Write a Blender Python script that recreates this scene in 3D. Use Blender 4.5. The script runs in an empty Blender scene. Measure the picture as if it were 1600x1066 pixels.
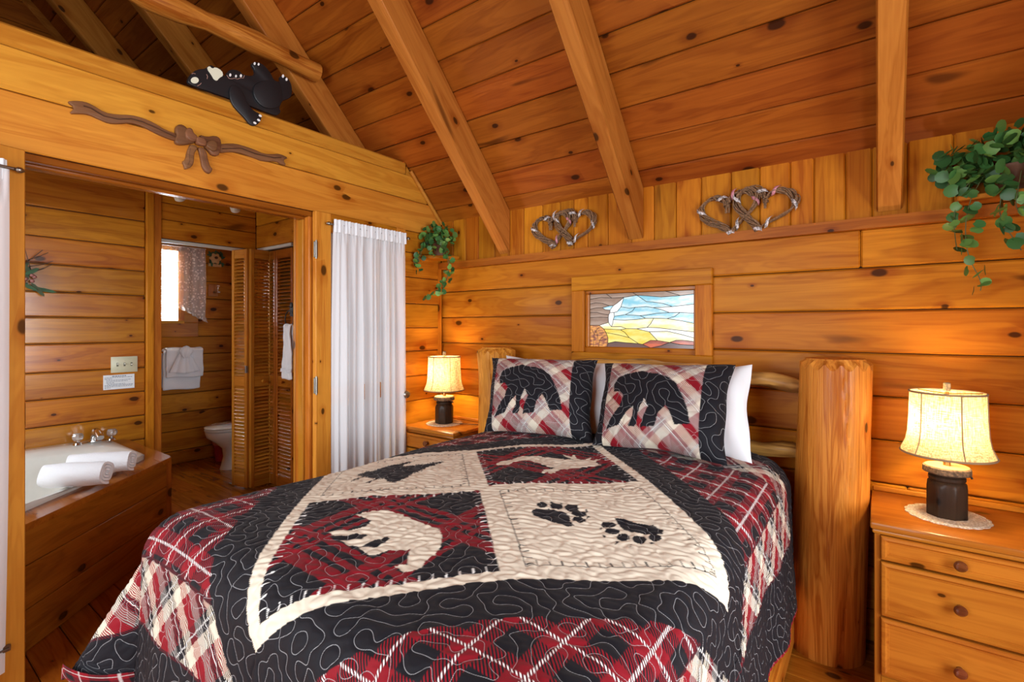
import bpy, bmesh, math, random
import numpy as np
from mathutils import Vector, Matrix, noise as mnoise
rnd = random.Random(7)
PI = math.pi
SC = bpy.context.scene
COL = SC.collection

# ------------------------------------------------------------------ camera, light, exposure
CAM_H = 1.36; FPX = 775.0; V0 = 512.0; YAW = math.radians(36.4)
cam_d = bpy.data.cameras.new('camera'); cam = bpy.data.objects.new('camera', cam_d); COL.objects.link(cam)
cam.location = (0, 0, CAM_H); cam.rotation_euler = (PI/2, 0, YAW)
cam_d.sensor_width = 36; cam_d.lens = 36*FPX/1600; cam_d.shift_y = (V0-533)/1600
cam_d.clip_start = .02
SC.camera = cam
SC.view_settings.view_transform = 'Standard'; SC.view_settings.look = 'None'
SC.view_settings.exposure = 0.0; SC.view_settings.gamma = 1.0; SC.view_settings.use_curve_mapping = False
world = bpy.data.worlds.new('world'); SC.world = world; world.use_nodes = True
world.node_tree.nodes['Background'].inputs[0].default_value = (.75, .87, 1, 1)
world.node_tree.nodes['Background'].inputs[1].default_value = 1.0

def area(name, loc, rot, sx, sy, power, col):
    d = bpy.data.lights.new(name, 'AREA'); d.shape = 'RECTANGLE'; d.size = sx; d.size_y = sy
    d.energy = power; d.color = col
    o = bpy.data.objects.new(name, d); COL.objects.link(o); o.location = loc; o.rotation_euler = rot
    return o
# daylight entering by the glazed door in the right wall
area('daylight_right', (2.12, .55, 1.25), (0, PI/2-.45, 0), 1.9, 2.3, 165, (.88, .95, 1))
area('fill_front', (-1.3, -1.72, 1.45), (PI/2-.4, 0, 0), 2.0, 1.9, 100, (.88, .95, 1))  # added fill light behind the camera, set in the front wall's opening
area('daylight_bath', (-3.6, -.70, 1.45), (PI/2-.8, 0, 0), .9, .9, 55, (.86, .94, 1))
cy = SC.cycles; cy.max_bounces = 5; cy.diffuse_bounces = 4; cy.glossy_bounces = 2; cy.transmission_bounces = 3; cy.transparent_max_bounces = 8
cy.use_adaptive_sampling = True; cy.adaptive_threshold = .04; cy.caustics_reflective = False; cy.caustics_refractive = False

# ------------------------------------------------------------------ node materials
MATS = {}
def srgb(r, g, b):
    f = lambda c: ((c/255)/12.92 if c/255 <= .04045 else ((c/255+.055)/1.055)**2.4)
    return (f(r), f(g), f(b))
class NT:
    def __init__(s, name):
        s.m = bpy.data.materials.new(name); s.m.use_nodes = True; s.t = s.m.node_tree
        s.b = s.t.nodes['Principled BSDF']; s.out = s.t.nodes['Material Output']
    def n(s, typ, **k):
        x = s.t.nodes.new(typ)
        for a, v in k.items(): setattr(x, a, v)
        return x
    def l(s, a, b): s.t.links.new(a, b)
    def put(s, sock, v):
        if isinstance(v, bpy.types.NodeSocket): s.l(v, sock)
        elif isinstance(v, (tuple, list)): sock.default_value = (*v, 1) if (len(v) == 3 and sock.type == 'RGBA') else v
        else: sock.default_value = v
    def math(s, op, a, b=0.0, c=None, clamp=False):
        x = s.n('ShaderNodeMath', operation=op, use_clamp=clamp)
        s.put(x.inputs[0], a); s.put(x.inputs[1], b)
        if c is not None: s.put(x.inputs[2], c)
        return x.outputs[0]
    def mix(s, f, a, b, mode='MIX'):
        x = s.n('ShaderNodeMix', data_type='RGBA', blend_type=mode)
        s.put(x.inputs[0], f); s.put(x.inputs[6], a); s.put(x.inputs[7], b)
        return x.outputs[2]
    def noise(s, vec, scale=1, detail=3, rough=.5, dist=0):
        x = s.n('ShaderNodeTexNoise'); s.l(vec, x.inputs['Vector'])
        x.inputs['Scale'].default_value = scale; x.inputs['Detail'].default_value = detail
        x.inputs['Roughness'].default_value = rough; x.inputs['Distortion'].default_value = dist
        return x.outputs['Fac']
    def ramp(s, f, lo, hi):
        x = s.n('ShaderNodeMapRange', interpolation_type='SMOOTHSTEP'); s.put(x.inputs[0], f)
        s.put(x.inputs[1], lo); s.put(x.inputs[2], hi); return x.outputs[0]
    def bump(s, h, strength=.2, dist=.01):
        x = s.n('ShaderNodeBump'); x.inputs['Strength'].default_value = strength; x.inputs['Distance'].default_value = dist
        s.l(h, x.inputs['Height']); s.l(x.outputs[0], s.b.inputs['Normal'])
    def set(s, **k):
        for a, v in k.items():
            nm = {'color': 'Base Color', 'rough': 'Roughness', 'metal': 'Metallic', 'coat': 'Coat Weight', 'spec': 'Specular IOR Level',
                  'em': 'Emission Color', 'ems': 'Emission Strength', 'trans': 'Transmission Weight', 'alpha': 'Alpha', 'sheen': 'Sheen Weight',
                  'coatr': 'Coat Roughness'}[a]
            s.put(s.b.inputs[nm], v)
        return s

def wood(name, axis, light, dark, rough=.36, coat=.03, spec=.15, relief=False, knots=1.0, contrast=1.0, streak=22.0):
    key = name + '_' + axis
    if key in MATS: return MATS[key]
    t = NT(key)
    tc = t.n('ShaderNodeTexCoord'); oi = t.n('ShaderNodeObjectInfo')
    sep = t.n('ShaderNodeSeparateXYZ'); t.l(tc.outputs['Object'], sep.inputs[0])
    o = {'x': (0, 1, 2), 'y': (1, 0, 2), 'z': (2, 0, 1)}[axis]
    r = oi.outputs['Random']
    gx = t.math('ADD', sep.outputs[o[0]], t.math('MULTIPLY', r, 37.0))
    gy = t.math('ADD', sep.outputs[o[1]], t.math('MULTIPLY', r, 91.0))
    gz = t.math('ADD', sep.outputs[o[2]], t.math('MULTIPLY', r, 53.0))
    def vec(a, b, c):
        x = t.n('ShaderNodeCombineXYZ'); t.put(x.inputs[0], t.math('MULTIPLY', gx, a)); t.put(x.inputs[1], t.math('MULTIPLY', gy, b)); t.put(x.inputs[2], t.math('MULTIPLY', gz, c)); return x.outputs[0]
    # knots: a flat cell pattern over (grain, cross) so that every face shows some
    kv = t.n('ShaderNodeCombineXYZ')
    t.put(kv.inputs[0], t.math('MULTIPLY', gx, 2.9)); t.put(kv.inputs[1], t.math('MULTIPLY', t.math('ADD', gy, gz), 5.0))
    vo = t.n('ShaderNodeTexVoronoi', voronoi_dimensions='2D'); t.l(kv.outputs[0], vo.inputs['Vector']); vo.inputs['Scale'].default_value = 1.0
    vs = t.n('ShaderNodeSeparateColor'); t.l(vo.outputs['Color'], vs.inputs[0])
    wob = t.noise(vec(14, 14, 14), 1, 2)
    dist = t.math('ADD', vo.outputs['Distance'], t.math('MULTIPLY', t.math('SUBTRACT', wob, .5), .05))
    rad = t.math('MULTIPLY', t.ramp(vs.outputs[0], .3, 1.0), .105*knots)
    kn = t.math('SUBTRACT', 1.0, t.ramp(dist, t.math('MULTIPLY', rad, .6), t.math('ADD', rad, .004)))
    kn = t.math('MULTIPLY', kn, t.math('GREATER_THAN', rad, .012))
    halo = t.math('MULTIPLY', t.math('SUBTRACT', 1.0, t.ramp(dist, rad, t.math('MULTIPLY', rad, 3.2))), t.math('GREATER_THAN', rad, .012))
    # grain
    g1 = t.noise(vec(1.1, streak*.45, streak*.45), 1, 3, .55, .9)
    g2 = t.noise(vec(2.5, streak*5, streak*5), 1, 2, .6, 0)
    rings = t.math('FRACT', t.math('MULTIPLY', g1, 7.0))
    rings = t.math('ABSOLUTE', t.math('SUBTRACT', rings, .5))
    f = t.math('ADD', t.math('MULTIPLY', t.ramp(g1, .3, .72), .55*contrast), t.math('MULTIPLY', t.ramp(rings, .12, .5), .25*contrast))
    f = t.math('ADD', f, t.math('MULTIPLY', t.math('SUBTRACT', g2, .5), .55*contrast))
    sc_ = t.noise(vec(.7, 7, 7), 1, 3, .6, 1.5)
    f = t.math('ADD', f, t.math('MULTIPLY', t.math('SUBTRACT', sc_, .5), .8*contrast))
    f = t.math('ADD', f, t.math('MULTIPLY', halo, .4), clamp=True)
    c = t.mix(f, light, dark)
    if knots:      # pitch streaks
        pk = t.ramp(t.noise(vec(2.2, 11, 11), 1, 1, .5, .4), .70, .80)
        c = t.mix(t.math('MULTIPLY', pk, .75), c, tuple(x*.32 for x in dark))
    # plank to plank tone
    hs = t.n('ShaderNodeHueSaturation'); t.l(c, hs.inputs['Color'])
    r2 = t.math('FRACT', t.math('MULTIPLY', r, 17.3))
    t.put(hs.inputs['Hue'], t.math('ADD', .494, t.math('MULTIPLY', r2, .012)))
    t.put(hs.inputs['Value'], t.math('ADD', .84, t.math('MULTIPLY', r, .3)))
    c = t.mix(t.math('MULTIPLY', kn, .9), hs.outputs[0], tuple(x*.13 for x in dark))
    t.set(color=c, rough=t.math('ADD', rough-.05, t.math('MULTIPLY', g2, .12)), coat=coat, coatr=.12, spec=spec)
    if relief: t.bump(g2, .25, .006)
    MATS[key] = t.m
    return t.m
PL, PD = (.56, .200, .013), (.29, .066, .004)
def pine(a): return wood('pine_wall', a, PL, PD, rough=.4, spec=.08, coat=.02)
def pineG(a): return wood('pine_gloss', a, PL, PD, rough=.22, coat=.5, spec=.5)
def pineL(a): return wood('pine_light', a, (.62, .270, .032), (.40, .125, .010))
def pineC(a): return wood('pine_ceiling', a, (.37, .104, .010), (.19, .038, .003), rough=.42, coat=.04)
def pineB(a): return wood('pine_beam', a, (.48, .185, .028), (.29, .083, .008), rough=.5, coat=.03, knots=.8)
def pineF(a): return wood('pine_floor', a, (.42, .125, .012), (.23, .052, .004), rough=.2, coat=.4, contrast=1.2)
def pineD(a): return wood('pine_dark', a, (.36, .105, .010), (.20, .047, .004), rough=.22, coat=.35)
def pineN(a): return wood('pine_honey', a, (.50, .180, .018), (.31, .083, .007), rough=.3, coat=.15, knots=.8, streak=30)
def pineV(a): return wood('pine_louver', a, (.58, .235, .028), (.38, .115, .010), rough=.25, coat=.4, knots=0, streak=40)
def logM(a): return wood('log_peeled', a, (.66, .265, .040), (.34, .092, .009), rough=.36, coat=.08, contrast=1.4, streak=46, relief=True, knots=1.0)

def plain(name, col, rough=.5, metal=0.0, coat=0.0, spec=.5, bump=None, var=0.0, em=None, ems=0.0, alpha=None, sheen=0):
    if name in MATS: return MATS[name]
    t = NT(name); tc = t.n('ShaderNodeTexCoord')
    c = col
    if var or bump:
        nz = t.noise(tc.outputs['Object'], bump[0] if bump else 20, 4)
        if var: c = t.mix(t.ramp(nz, .3, .7), tuple(x*(1-var) for x in col), tuple(min(1, x*(1+var)) for x in col))
        if bump: t.bump(nz, bump[1], bump[2])
    t.set(color=c, rough=rough, metal=metal, coat=coat, spec=spec)
    if sheen: t.set(sheen=sheen)
    if em: t.set(em=em, ems=ems)
    if alpha is not None: t.set(alpha=alpha)
    MATS[name] = t.m; return t.m
def chrome(): return plain('chrome', (.75, .75, .76), .12, 1.0)
def steel(): return plain('brushed_steel', (.30, .28, .25), .34, 1.0, bump=(90, .05, .002))
def acrylic(): return plain('white_acrylic', (.66, .65, .60), .12, coat=.5, var=.02)
def porcelain(): return plain('porcelain', (.78, .77, .70), .1, coat=.6, var=.02)
def terry(): return plain('terry_cloth', (.86, .87, .90), .95, spec=.1, bump=(220, .6, .004), sheen=.3)
def linen_white(): return plain('white_cotton', (.78, .79, .81), .85, spec=.15, bump=(35, .1, .004), sheen=.1)
def black_iron(): return plain('black_iron', (.02, .018, .016), .45, bump=(60, .1, .002))

# ------------------------------------------------------------------ mesh helpers
def tag(o, label=None, cat=None, group=None, kind=None):
    if label: o['label'] = label
    if cat: o['category'] = cat
    if group: o['group'] = group
    if kind: o['kind'] = kind
    return o
def link(name, me, mat=None, parent=None, loc=(0, 0, 0), rot=None, smooth=None):
    o = bpy.data.objects.new(name, me); COL.objects.link(o); o.location = loc
    if rot: o.rotation_euler = rot
    if mat: me.materials.append(mat)
    if parent: o.parent = parent
    if smooth is not None and len(me.polygons):
        me.polygons.foreach_set('use_smooth', [True]*len(me.polygons))
        if smooth < 179: me.set_sharp_from_angle(angle=math.radians(smooth))
    return o
def empty(name, loc=(0, 0, 0), rz=0.0):
    o = bpy.data.objects.new(name, None); COL.objects.link(o); o.location = loc; o.rotation_euler = (0, 0, rz)
    o.empty_display_size = .1; return o
def me_from(verts, faces, name='mesh'):
    me = bpy.data.meshes.new(name); me.from_pydata([tuple(v) for v in verts], [], faces); me.update(); return me
def from_bm(bm, name='mesh'):
    bmesh.ops.recalc_face_normals(bm, faces=bm.faces)
    me = bpy.data.meshes.new(name); bm.to_mesh(me); bm.free(); return me
def box_bm(bm, lo, hi, bev=0.0, seg=1):
    r = bmesh.ops.create_cube(bm, size=1.0)
    c = [(lo[i]+hi[i])/2 for i in range(3)]; d = [abs(hi[i]-lo[i]) for i in range(3)]
    for v in r['verts']: v.co = Vector((c[0]+v.co.x*d[0], c[1]+v.co.y*d[1], c[2]+v.co.z*d[2]))
    if bev:
        es = list({e for v in r['verts'] for e in v.link_edges})
        bmesh.ops.bevel(bm, geom=es, offset=min(bev, min(d)*.45), segments=seg, affect='EDGES', profile=.5)
def box(name, lo, hi, mat, parent=None, bev=.004, seg=1, rot=None, off=(0, 0, 0)):
    """box given in its parent's frame; its origin sits at its own centre"""
    c = tuple((lo[i]+hi[i])/2 for i in range(3)); h = tuple(abs(hi[i]-lo[i])/2 for i in range(3))
    bm = bmesh.new(); box_bm(bm, tuple(-x for x in h), h, bev, seg)
    return link(name, from_bm(bm), mat, parent, tuple(c[i]+off[i] for i in range(3)), rot, smooth=(40 if seg > 1 else None))
def tube_vf(path, rad, n=8, caps=True, closed=False, V=None, F=None):
    V = [] if V is None else V; F = [] if F is None else F
    P = [Vector(p) for p in path]; m = len(P); base = len(V)
    R = rad if isinstance(rad, (list, tuple)) else [rad]*m
    up = None
    for i in range(m):
        if closed: d = P[(i+1) % m]-P[i-1]
        else: d = P[min(i+1, m-1)]-P[max(i-1, 0)]
        d.normalize()
        if up is None: up = d.orthogonal().normalized()
        else:
            up = (up-d*up.dot(d))
            up = up.normalized() if up.length > 1e-6 else d.orthogonal().normalized()
        s = d.cross(up)
        for k in range(n):
            a = 2*PI*k/n; V.append(tuple(P[i]+(up*math.cos(a)+s*math.sin(a))*R[i]))
    for i in range(m if closed else m-1):
        for k in range(n):
            j = (i+1) % m
            F.append((base+i*n+k, base+i*n+(k+1) % n, base+j*n+(k+1) % n, base+j*n+k))
    if caps and not closed:
        F.append(tuple(base+k for k in reversed(range(n)))); F.append(tuple(base+(m-1)*n+k for k in range(n)))
    return V, F
def tube(name, path, rad, mat, parent=None, n=8, closed=False, loc=(0, 0, 0)):
    V, F = tube_vf(path, rad, n, True, closed)
    return link(name, me_from(V, F), mat, parent, loc, smooth=50)
def lathe_vf(prof, n=24, sx=1.0, sy=1.0, c=(0, 0), V=None, F=None, mod=None):
    V = [] if V is None else V; F = [] if F is None else F; base = len(V)
    for (r, z) in prof:
        for k in range(n):
            a = 2*PI*k/n; q = r*(mod(a, z) if mod else 1)
            V.append((c[0]+q*math.cos(a)*sx, c[1]+q*math.sin(a)*sy, z))
    m = len(prof)
    for i in range(m-1):
        for k in range(n):
            F.append((base+i*n+k, base+i*n+(k+1) % n, base+(i+1)*n+(k+1) % n, base+(i+1)*n+k))
    if prof[0][0] > 1e-5: F.append(tuple(base+k for k in reversed(range(n))))
    if prof[-1][0] > 1e-5: F.append(tuple(base+(m-1)*n+k for k in range(n)))
    return V, F
def lathe(name, prof, mat, parent=None, n=24, loc=(0, 0, 0), smooth=40, rot=None, **k):
    V, F = lathe_vf(prof, n, **k)
    me = me_from(V, F); bm = bmesh.new(); bm.from_mesh(me); bmesh.ops.remove_doubles(bm, verts=bm.verts, dist=1e-5); me2 = from_bm(bm)
    return link(name, me2, mat, parent, loc, rot, smooth=smooth)
def smooth_poly(pts, it=2, closed=True):
    P = [Vector(p) for p in pts]
    for _ in range(it):
        Q = []
        m = len(P)
        for i in range(m if closed else m-1):
            a, b = P[i], P[(i+1) % m]; Q += [a*.75+b*.25, a*.25+b*.75]
        P = Q
    return [tuple(p) for p in P]
def prism(name, pts, thick, to3, mat, parent=None, bev=0.0, loc=(0, 0, 0), seg=2, smooth=50):
    """outline pts (2-D) extruded; to3(a, b, t) gives the 3-D point at height t"""
    bm = bmesh.new()
    vs = [bm.verts.new(to3(p[0], p[1], 0)) for p in pts]
    f = bm.faces.new(vs)
    r = bmesh.ops.extrude_face_region(bm, geom=[f])
    nv = [v for v in r['geom'] if isinstance(v, bmesh.types.BMVert)]
    d = Vector(to3(pts[0][0], pts[0][1], thick))-Vector(to3(pts[0][0], pts[0][1], 0))
    for v in nv: v.co += d
    if bev:
        nvs = set(nv); es = [e for e in bm.edges if e.verts[0] in nvs and e.verts[1] in nvs]
        bmesh.ops.bevel(bm, geom=es, offset=bev, segments=seg, affect='EDGES', profile=.5, clamp_overlap=True)
    return link(name, from_bm(bm), mat, parent, loc, smooth=smooth)
def ico_pts(n): return [(math.cos(2*PI*i/n), math.sin(2*PI*i/n)) for i in range(n)]

# photo frame -> place: used only to turn measured outlines into metres on the plane they lie in
FW = (-math.sin(YAW), math.cos(YAW)); RT = (math.cos(YAW), math.sin(YAW))
def at(u, v, X=None, Y=None, z=None):
    l = (u-800)/FPX; d = (FW[0]+RT[0]*l, FW[1]+RT[1]*l, -(v-V0)/FPX)
    t = X/d[0] if X is not None else (Y/d[1] if Y is not None else (z-CAM_H)/d[2])
    return (t*d[0], t*d[1], CAM_H+t*d[2])

# ------------------------------------------------------------------ room measures
XL = -2.60      # face of the left wall
YB = 2.645      # face of the log wall behind the bed
XR, YF = 2.0, -1.6
XB = -4.45      # bathroom wall behind the tub
XT = -5.62      # far wall of the toilet room
YC = 2.20       # closet wall of the bathroom
SL = 1.05       # roof rise per metre
def roof(y): return 2.133+SL*(YB-y)
RIDGE = .2
dark_back = plain('wall_core', (.10, .035, .008), .9, var=.1)

def planks_h(parent, axis, fixed, face, lo, hi, zs, mat, th=.022, gap=.004, splits=(), name='plank', bev=.005):
    """horizontal planks on a wall; axis 'x' or 'y' is the run, fixed the face coordinate, face the side the room is on (+1/-1)"""
    out = []
    for i in range(len(zs)-1):
        cuts = [lo]+[s for s in (splits[i % len(splits)] if splits else []) if lo < s < hi]+[hi]
        for j in range(len(cuts)-1):
            a, b = cuts[j]+.001, cuts[j+1]-.001
            f0, f1 = fixed-face*th, fixed+face*rnd.uniform(-.0015, .0015)
            z0, z1 = zs[i]+gap/2, zs[i+1]-gap/2
            if axis == 'x': out.append(box(name, (a, min(f0, f1), z0), (b, max(f0, f1), z1), mat('x'), parent, bev))
            else: out.append(box(name, (min(f0, f1), a, z0), (max(f0, f1), b, z1), mat('y'), parent, bev))
    return out

# ---- floor
fl = box('floor', (-5.8, -1.75, -.06), (2.15, 3.0, -.022), dark_back, None, 0)
tag(fl, 'glossy orange pine plank floor', 'floor', kind='structure'); fl_off = fl.location
def kid(o, p):   # keep world placement under a mesh parent that has its own location
    o.parent = p; o.location = Vector(o.location)-p.location
y = -1.7; i = 0
while y < 2.95:
    w = .135
    cuts = [-5.75]
    x = -5.75+rnd.uniform(.8, 2.0)
    while x < 1.5: cuts.append(x); x += rnd.uniform(1.6, 2.8)
    cuts.append(2.1)
    for j in range(len(cuts)-1):
        o = box('floor_plank', (cuts[j]+.001, y+.0015, -.022), (cuts[j+1]-.001, min(y+w-.0015, 2.98), 0), pineF('x'), None, .003); kid(o, fl)
    y += w

# ---- wall behind the bed
def core(name, lo, hi, label, cat='wall'):
    o = box(name, lo, hi, dark_back, None, 0); c = Vector(o.location)
    o.data.transform(Matrix.Translation(c)); o.location = (0, 0, 0)
    return tag(o, label, cat, kind='structure')
wb = core('wall_back', (-2.74, YB+.03, 0), (2.1, YB+.16, 2.2), 'varnished horizontal pine log wall behind the bed')
WX0, WX1, WZ0, WZ1 = -1.405, -.76, 1.215, 1.585       # glazed opening of the stained glass window
ZB = [0, .14, .325, .51, .695, .88, 1.065, 1.25, 1.435, 1.62, 1.79]
SPL = [[.3], [-.4], [], [.1], [-1.2], [], [.62], [], [], [-.06]]
for i in range(10):
    spans = [(XL, WX0), (WX1, XR)] if i in (7, 8) else [(XL, XR)]      # the window interrupts two courses
    for a, b in spans: planks_h(wb, 'x', YB, -1, a, b, ZB[i:i+2], pine, th=.03, splits=[SPL[i]], bev=.007)
x = XL
while x < XR:                                          # upright boards between plate and roof
    w = rnd.choice((.095, .12, .13, .145))
    box('upright_board', (x+.001, YB-.002, 1.80), (min(x+w, XR)-.001, YB+.03, 2.175), pine('z'), wb, .006)
    x += w
t1 = core('trim_1', (XL+.001, YB-.035, 1.785), (XR, YB+.02, 1.832), 'long pine ledge under the roof rafters on the back wall', 'ledge')
t1.data.materials[0] = pineC('x')

# ---- left wall with the wide opening to the bathroom
wl = core('wall_left', (XL-.13, YF-.1, 2.05), (XL-.02, YB, 2.47), 'pine plank wall with the wide bathroom opening')
OY0, OY1, OZ = .418, 1.588, 2.027
def lw(lo, hi, zs, **k): return planks_h(wl, 'y', XL, 1, lo, hi, zs, k.pop('mat', pineL), **k)
lw(YF, 2.31, [2.41, 2.495], th=.15, bev=.01)           # cap board
lw(YF, YB, [OZ, 2.243, 2.41], th=.02, splits=[[-.4], []])
lw(OY1+.03, YB, [0, .145, .32, .495, .67, .85, 1.022, 1.197, 1.36, 1.527, 1.71, 1.88, OZ], mat=pine)
lw(YF, OY0-.03, [0, .145, .32, .495, .67, .85, 1.022, 1.197, 1.36, 1.527, 1.71, 1.88, OZ])
for nm, a, b in (('pier', OY1+.03, YB), ('pier', YF-.1, OY0-.03)):
    box(nm, (XL-.13, a, 0), (XL-.022, b, 2.05), dark_back, wl, 0)
# the wall's end slopes with the roof: little board and rake trim
tri = prism('gable_board', [(2.31, 2.411), (2.31, roof(2.31)-.02), (YB-.01, roof(YB-.01)-.02), (YB-.01, 2.243), (2.31, 2.243)][:], .02,
            lambda a, b, t: (XL-.022+t, a, b), pineL('y'), wl)
tube('rake_trim', [(XL+.012, 2.335, roof(2.335)-.022), (XL+.012, YB-.01, roof(YB-.01)-.022)], .014, pineL('y'), wl, 6)
t2 = core('trim_2', (XL, YB-.036, 0), (XL+.034, YB-.0305, 1.785), 'narrow upright pine strip in the corner beside the lit lamp', 'trim')
t2.data.materials[0] = pine('z')
# jambs and head of the opening
t3 = empty('trim_3'); tag(t3, 'stained pine casing lining the bathroom opening', 'casing', kind='structure')
box('head_jamb', (XL-.15, OY0-.03, OZ-.03), (XL-.01, OY1+.03, OZ-.001), pineD('y'), t3, .004)
box('head_stop', (XL-.10, OY0, OZ-.045), (XL-.05, OY1, OZ-.03), pineD('y'), t3, .003)
for a, b in ((OY1, OY1+.029), (OY0-.029, OY0)):
    box('side_jamb', (XL-.15, a, 0), (XL-.008, b, OZ-.03), pineN('z'), t3, .004)
box('side_stop', (XL-.10, OY1-.014, 0), (XL-.05, OY1, OZ-.045), pineN('z'), t3, .003)
box('inner_casing', (XL-.168, OY1-.004, 0), (XL-.15, OY1+.075, OZ+.05), pineN('z'), t3, .004)

# ---- right and front walls (behind the camera, with the door daylight enters by and an opening added for fill)
wr = core('wall_right', (XR+.03, YF-.1, 2.2), (XR+.14, YB+.1, 4.9), 'pine plank wall right of the camera with a glazed door')
for a, b, z0, z1 in ((YF-.1, -.65, 0, 2.2), (1.75, YB+.1, 0, 2.2), (-.65, 1.75, 0, .18)):
    box('pier', (XR+.03, a, z0), (XR+.14, b, z1), dark_back, wr, 0)
zs = [i*.185 for i in range(13)]
planks_h(wr, 'y', XR, -1, YF, -.65, zs, pine); planks_h(wr, 'y', XR, -1, 1.75, YB, zs, pine)
planks_h(wr, 'y', XR, -1, YF, YB, [2.22+i*.185 for i in range(14)], pine)
wk = core('wall_shade_block_right', (.98, 1.74, 0), (XR, YB-.05, 2.9), 'unseen plank faced block added right of the night stand to shade it')  # unseen partition added to block light from the night stand and back corner
planks_h(wk, 'y', .95, -1, 1.71, YB-.05, zs+[2.4, 2.58, 2.76], pine); planks_h(wk, 'x', 1.71, -1, .95, XR, zs+[2.4, 2.58, 2.76], pine)
wf = core('wall_front', (-2.74, YF-.14, 2.45), (XR+.1, YF-.03, 4.6), 'pine plank wall behind the camera with a wide opening added for the fill light')
for a, b, z0, z1 in ((-2.74, -2.32, 0, 2.45), (-.28, XR+.1, 0, 2.45), (-2.32, -.28, 0, .45)):
    box('pier', (a, YF-.14, z0), (b, YF-.03, z1), dark_back, wf, 0)
planks_h(wf, 'x', YF, 1, XL, -2.32, zs, pine); planks_h(wf, 'x', YF, 1, -.28, XR, zs, pine)
planks_h(wf, 'x', YF, 1, XL, XR, [2.46+i*.185 for i in range(9)], pine)

# ---- roof boards and rafters
XG = -5.45
ce = empty('ceiling'); tag(ce, 'sloping orange pine board ceiling carried on heavy rafters', 'ceiling', kind='structure')
ang = math.atan(SL); ln = math.hypot(1, SL)
rafx = [-4.81, -3.89, -2.97, -2.05, -1.13, -.005, 1.0]
d = 0.0; k = 0; slope_len = (YB+.05-RIDGE)*ln
while d < slope_len:
    w = .174
    ym = YB+.05-(d+w/2)/ln
    cuts = [XG]+sorted(rnd.sample([r+.045 for r in rafx[1:-1]], 2))+[XR+.1]
    for j in range(len(cuts)-1):
        bm = bmesh.new(); L = cuts[j+1]-cuts[j]-.002
        box_bm(bm, (-L/2, -w/2+.0015, 0), (L/2, w/2-.0015, .022), .006)
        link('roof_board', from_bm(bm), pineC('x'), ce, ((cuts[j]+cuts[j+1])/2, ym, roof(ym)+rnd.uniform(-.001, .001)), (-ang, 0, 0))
    d += w
deck = box('roof_deck', (XG-.2, -.5, 0), (XR+.25, .5, .03), dark_back, ce, 0)
deck.data.transform(Matrix.Diagonal((1, slope_len*1.06, 1, 1))); deck.rotation_euler = (-ang, 0, 0)
ymid = YB+.1-(slope_len*1.06/2)/ln; deck.location = ((XG+XR)/2, ymid, roof(ymid)+.05)
# other side of the roof, falling towards the camera's back
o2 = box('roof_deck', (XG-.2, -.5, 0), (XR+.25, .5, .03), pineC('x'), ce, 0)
o2.data.transform(Matrix.Diagonal((1, 3.2, 1, 1))); o2.rotation_euler = (ang, 0, 0)
o2.location = ((XG+XR)/2, RIDGE-1.1, roof(RIDGE)-1.1*SL+.02)
for rx in rafx:
    prof = [(YB-.004, 1.85), (YB-.004, roof(YB-.004)-.002), (RIDGE, roof(RIDGE)-.002), (RIDGE, roof(RIDGE)-.275)]
    L = []
    o = prism('rafter', prof, .088, lambda a, b, t: (t-.044, a-1.4, b-3.0), pineB('y'), ce, 0, (rx+.044, 1.4, 3.0))
    # grain along the slope: turn the mesh so its y axis follows the rafter
    M = Matrix.Rotation(-ang, 4, 'X'); o.data.transform(M.inverted()); o.rotation_euler = (-ang, 0, 0)
    bm = bmesh.new(); bm.from_mesh(o.data); bmesh.ops.bevel(bm, geom=bm.edges[:], offset=.006, segments=1, affect='EDGES'); 
    bmesh.ops.recalc_face_normals(bm, faces=bm.faces); bm.to_mesh(o.data); bm.free()
# peeled log tie
path = [(XL-.215, YF+.05+i*(1.72-YF)/26, 2.955+.008*math.sin(i*.9)) for i in range(27)]
tl = tube('tie_log', path, [.056+.007*math.sin(i*1.7)+.004*math.sin(i*4.1) for i in range(27)], logM('y'), ce, 14)
# gable beyond the bathroom
wg = core('wall_gable', (XG-.1, YF, 2.4), (XG-.03, YB+.1, 5.2), 'far gable wall of pine planks seen over the bathroom')
planks_h(wg, 'y', XG, 1, YF, YB+.05, [2.5+i*.18 for i in range(13)], pineC)
tube('rake_trim', [(XG+.015, .5, roof(.5)-.03), (XG+.015, 2.5, roof(2.5)-.03)], .03, pineB('y'), wg, 4)

# ---- bathroom shell
wt = core('wall_bath', (XB-.11, -.75, 0), (XB-.02, 1.37, 2.46), 'glossy pine plank wall behind the corner tub')
ZP = [0, .16, .34, .52, .70, .88, 1.06, 1.25, 1.43, 1.60, 1.785, 1.965, 2.16, 2.45]
planks_h(wt, 'y', XB, 1, -.75, 1.372, ZP, pineG, th=.02, gap=.006, bev=.008)
box('corner_post', (XB-.11, 1.372, 0), (XB+.022, 1.424, 2.45), pine('z'), wt, .006)
box('door_jamb', (XB-.11, 1.425, 0), (XB+.010, 1.475, 2.45), pineN('z'), wt, .005)
planks_h(wt, 'y', XB, 1, 1.476, YC, [2.052, 2.2, 2.33, 2.45], pine, th=.02)
box('header_core', (XB-.11, 1.476, 2.052), (XB-.022, YC+.02, 2.45), dark_back, wt, 0)
box('door_jamb', (XB-.11, 2.145, 0), (XB+.008, YC, 2.05), pineN('z'), wt, .005)
box('door_track', (XB-.05, 1.476, 2.025), (XB-.02, 2.144, 2.05), plain('track_white', (.55, .52, .45), .4), wt, .003)
wc = core('wall_closet', (XB, YC+.03, 2.06), (XL-.15, YC+.12, 2.46), 'dark pine closet wall at the back of the bathroom')
planks_h(wc, 'x', YC, -1, XB, XL-.15, [2.06, 2.26, 2.45], pine, th=.02)
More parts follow.
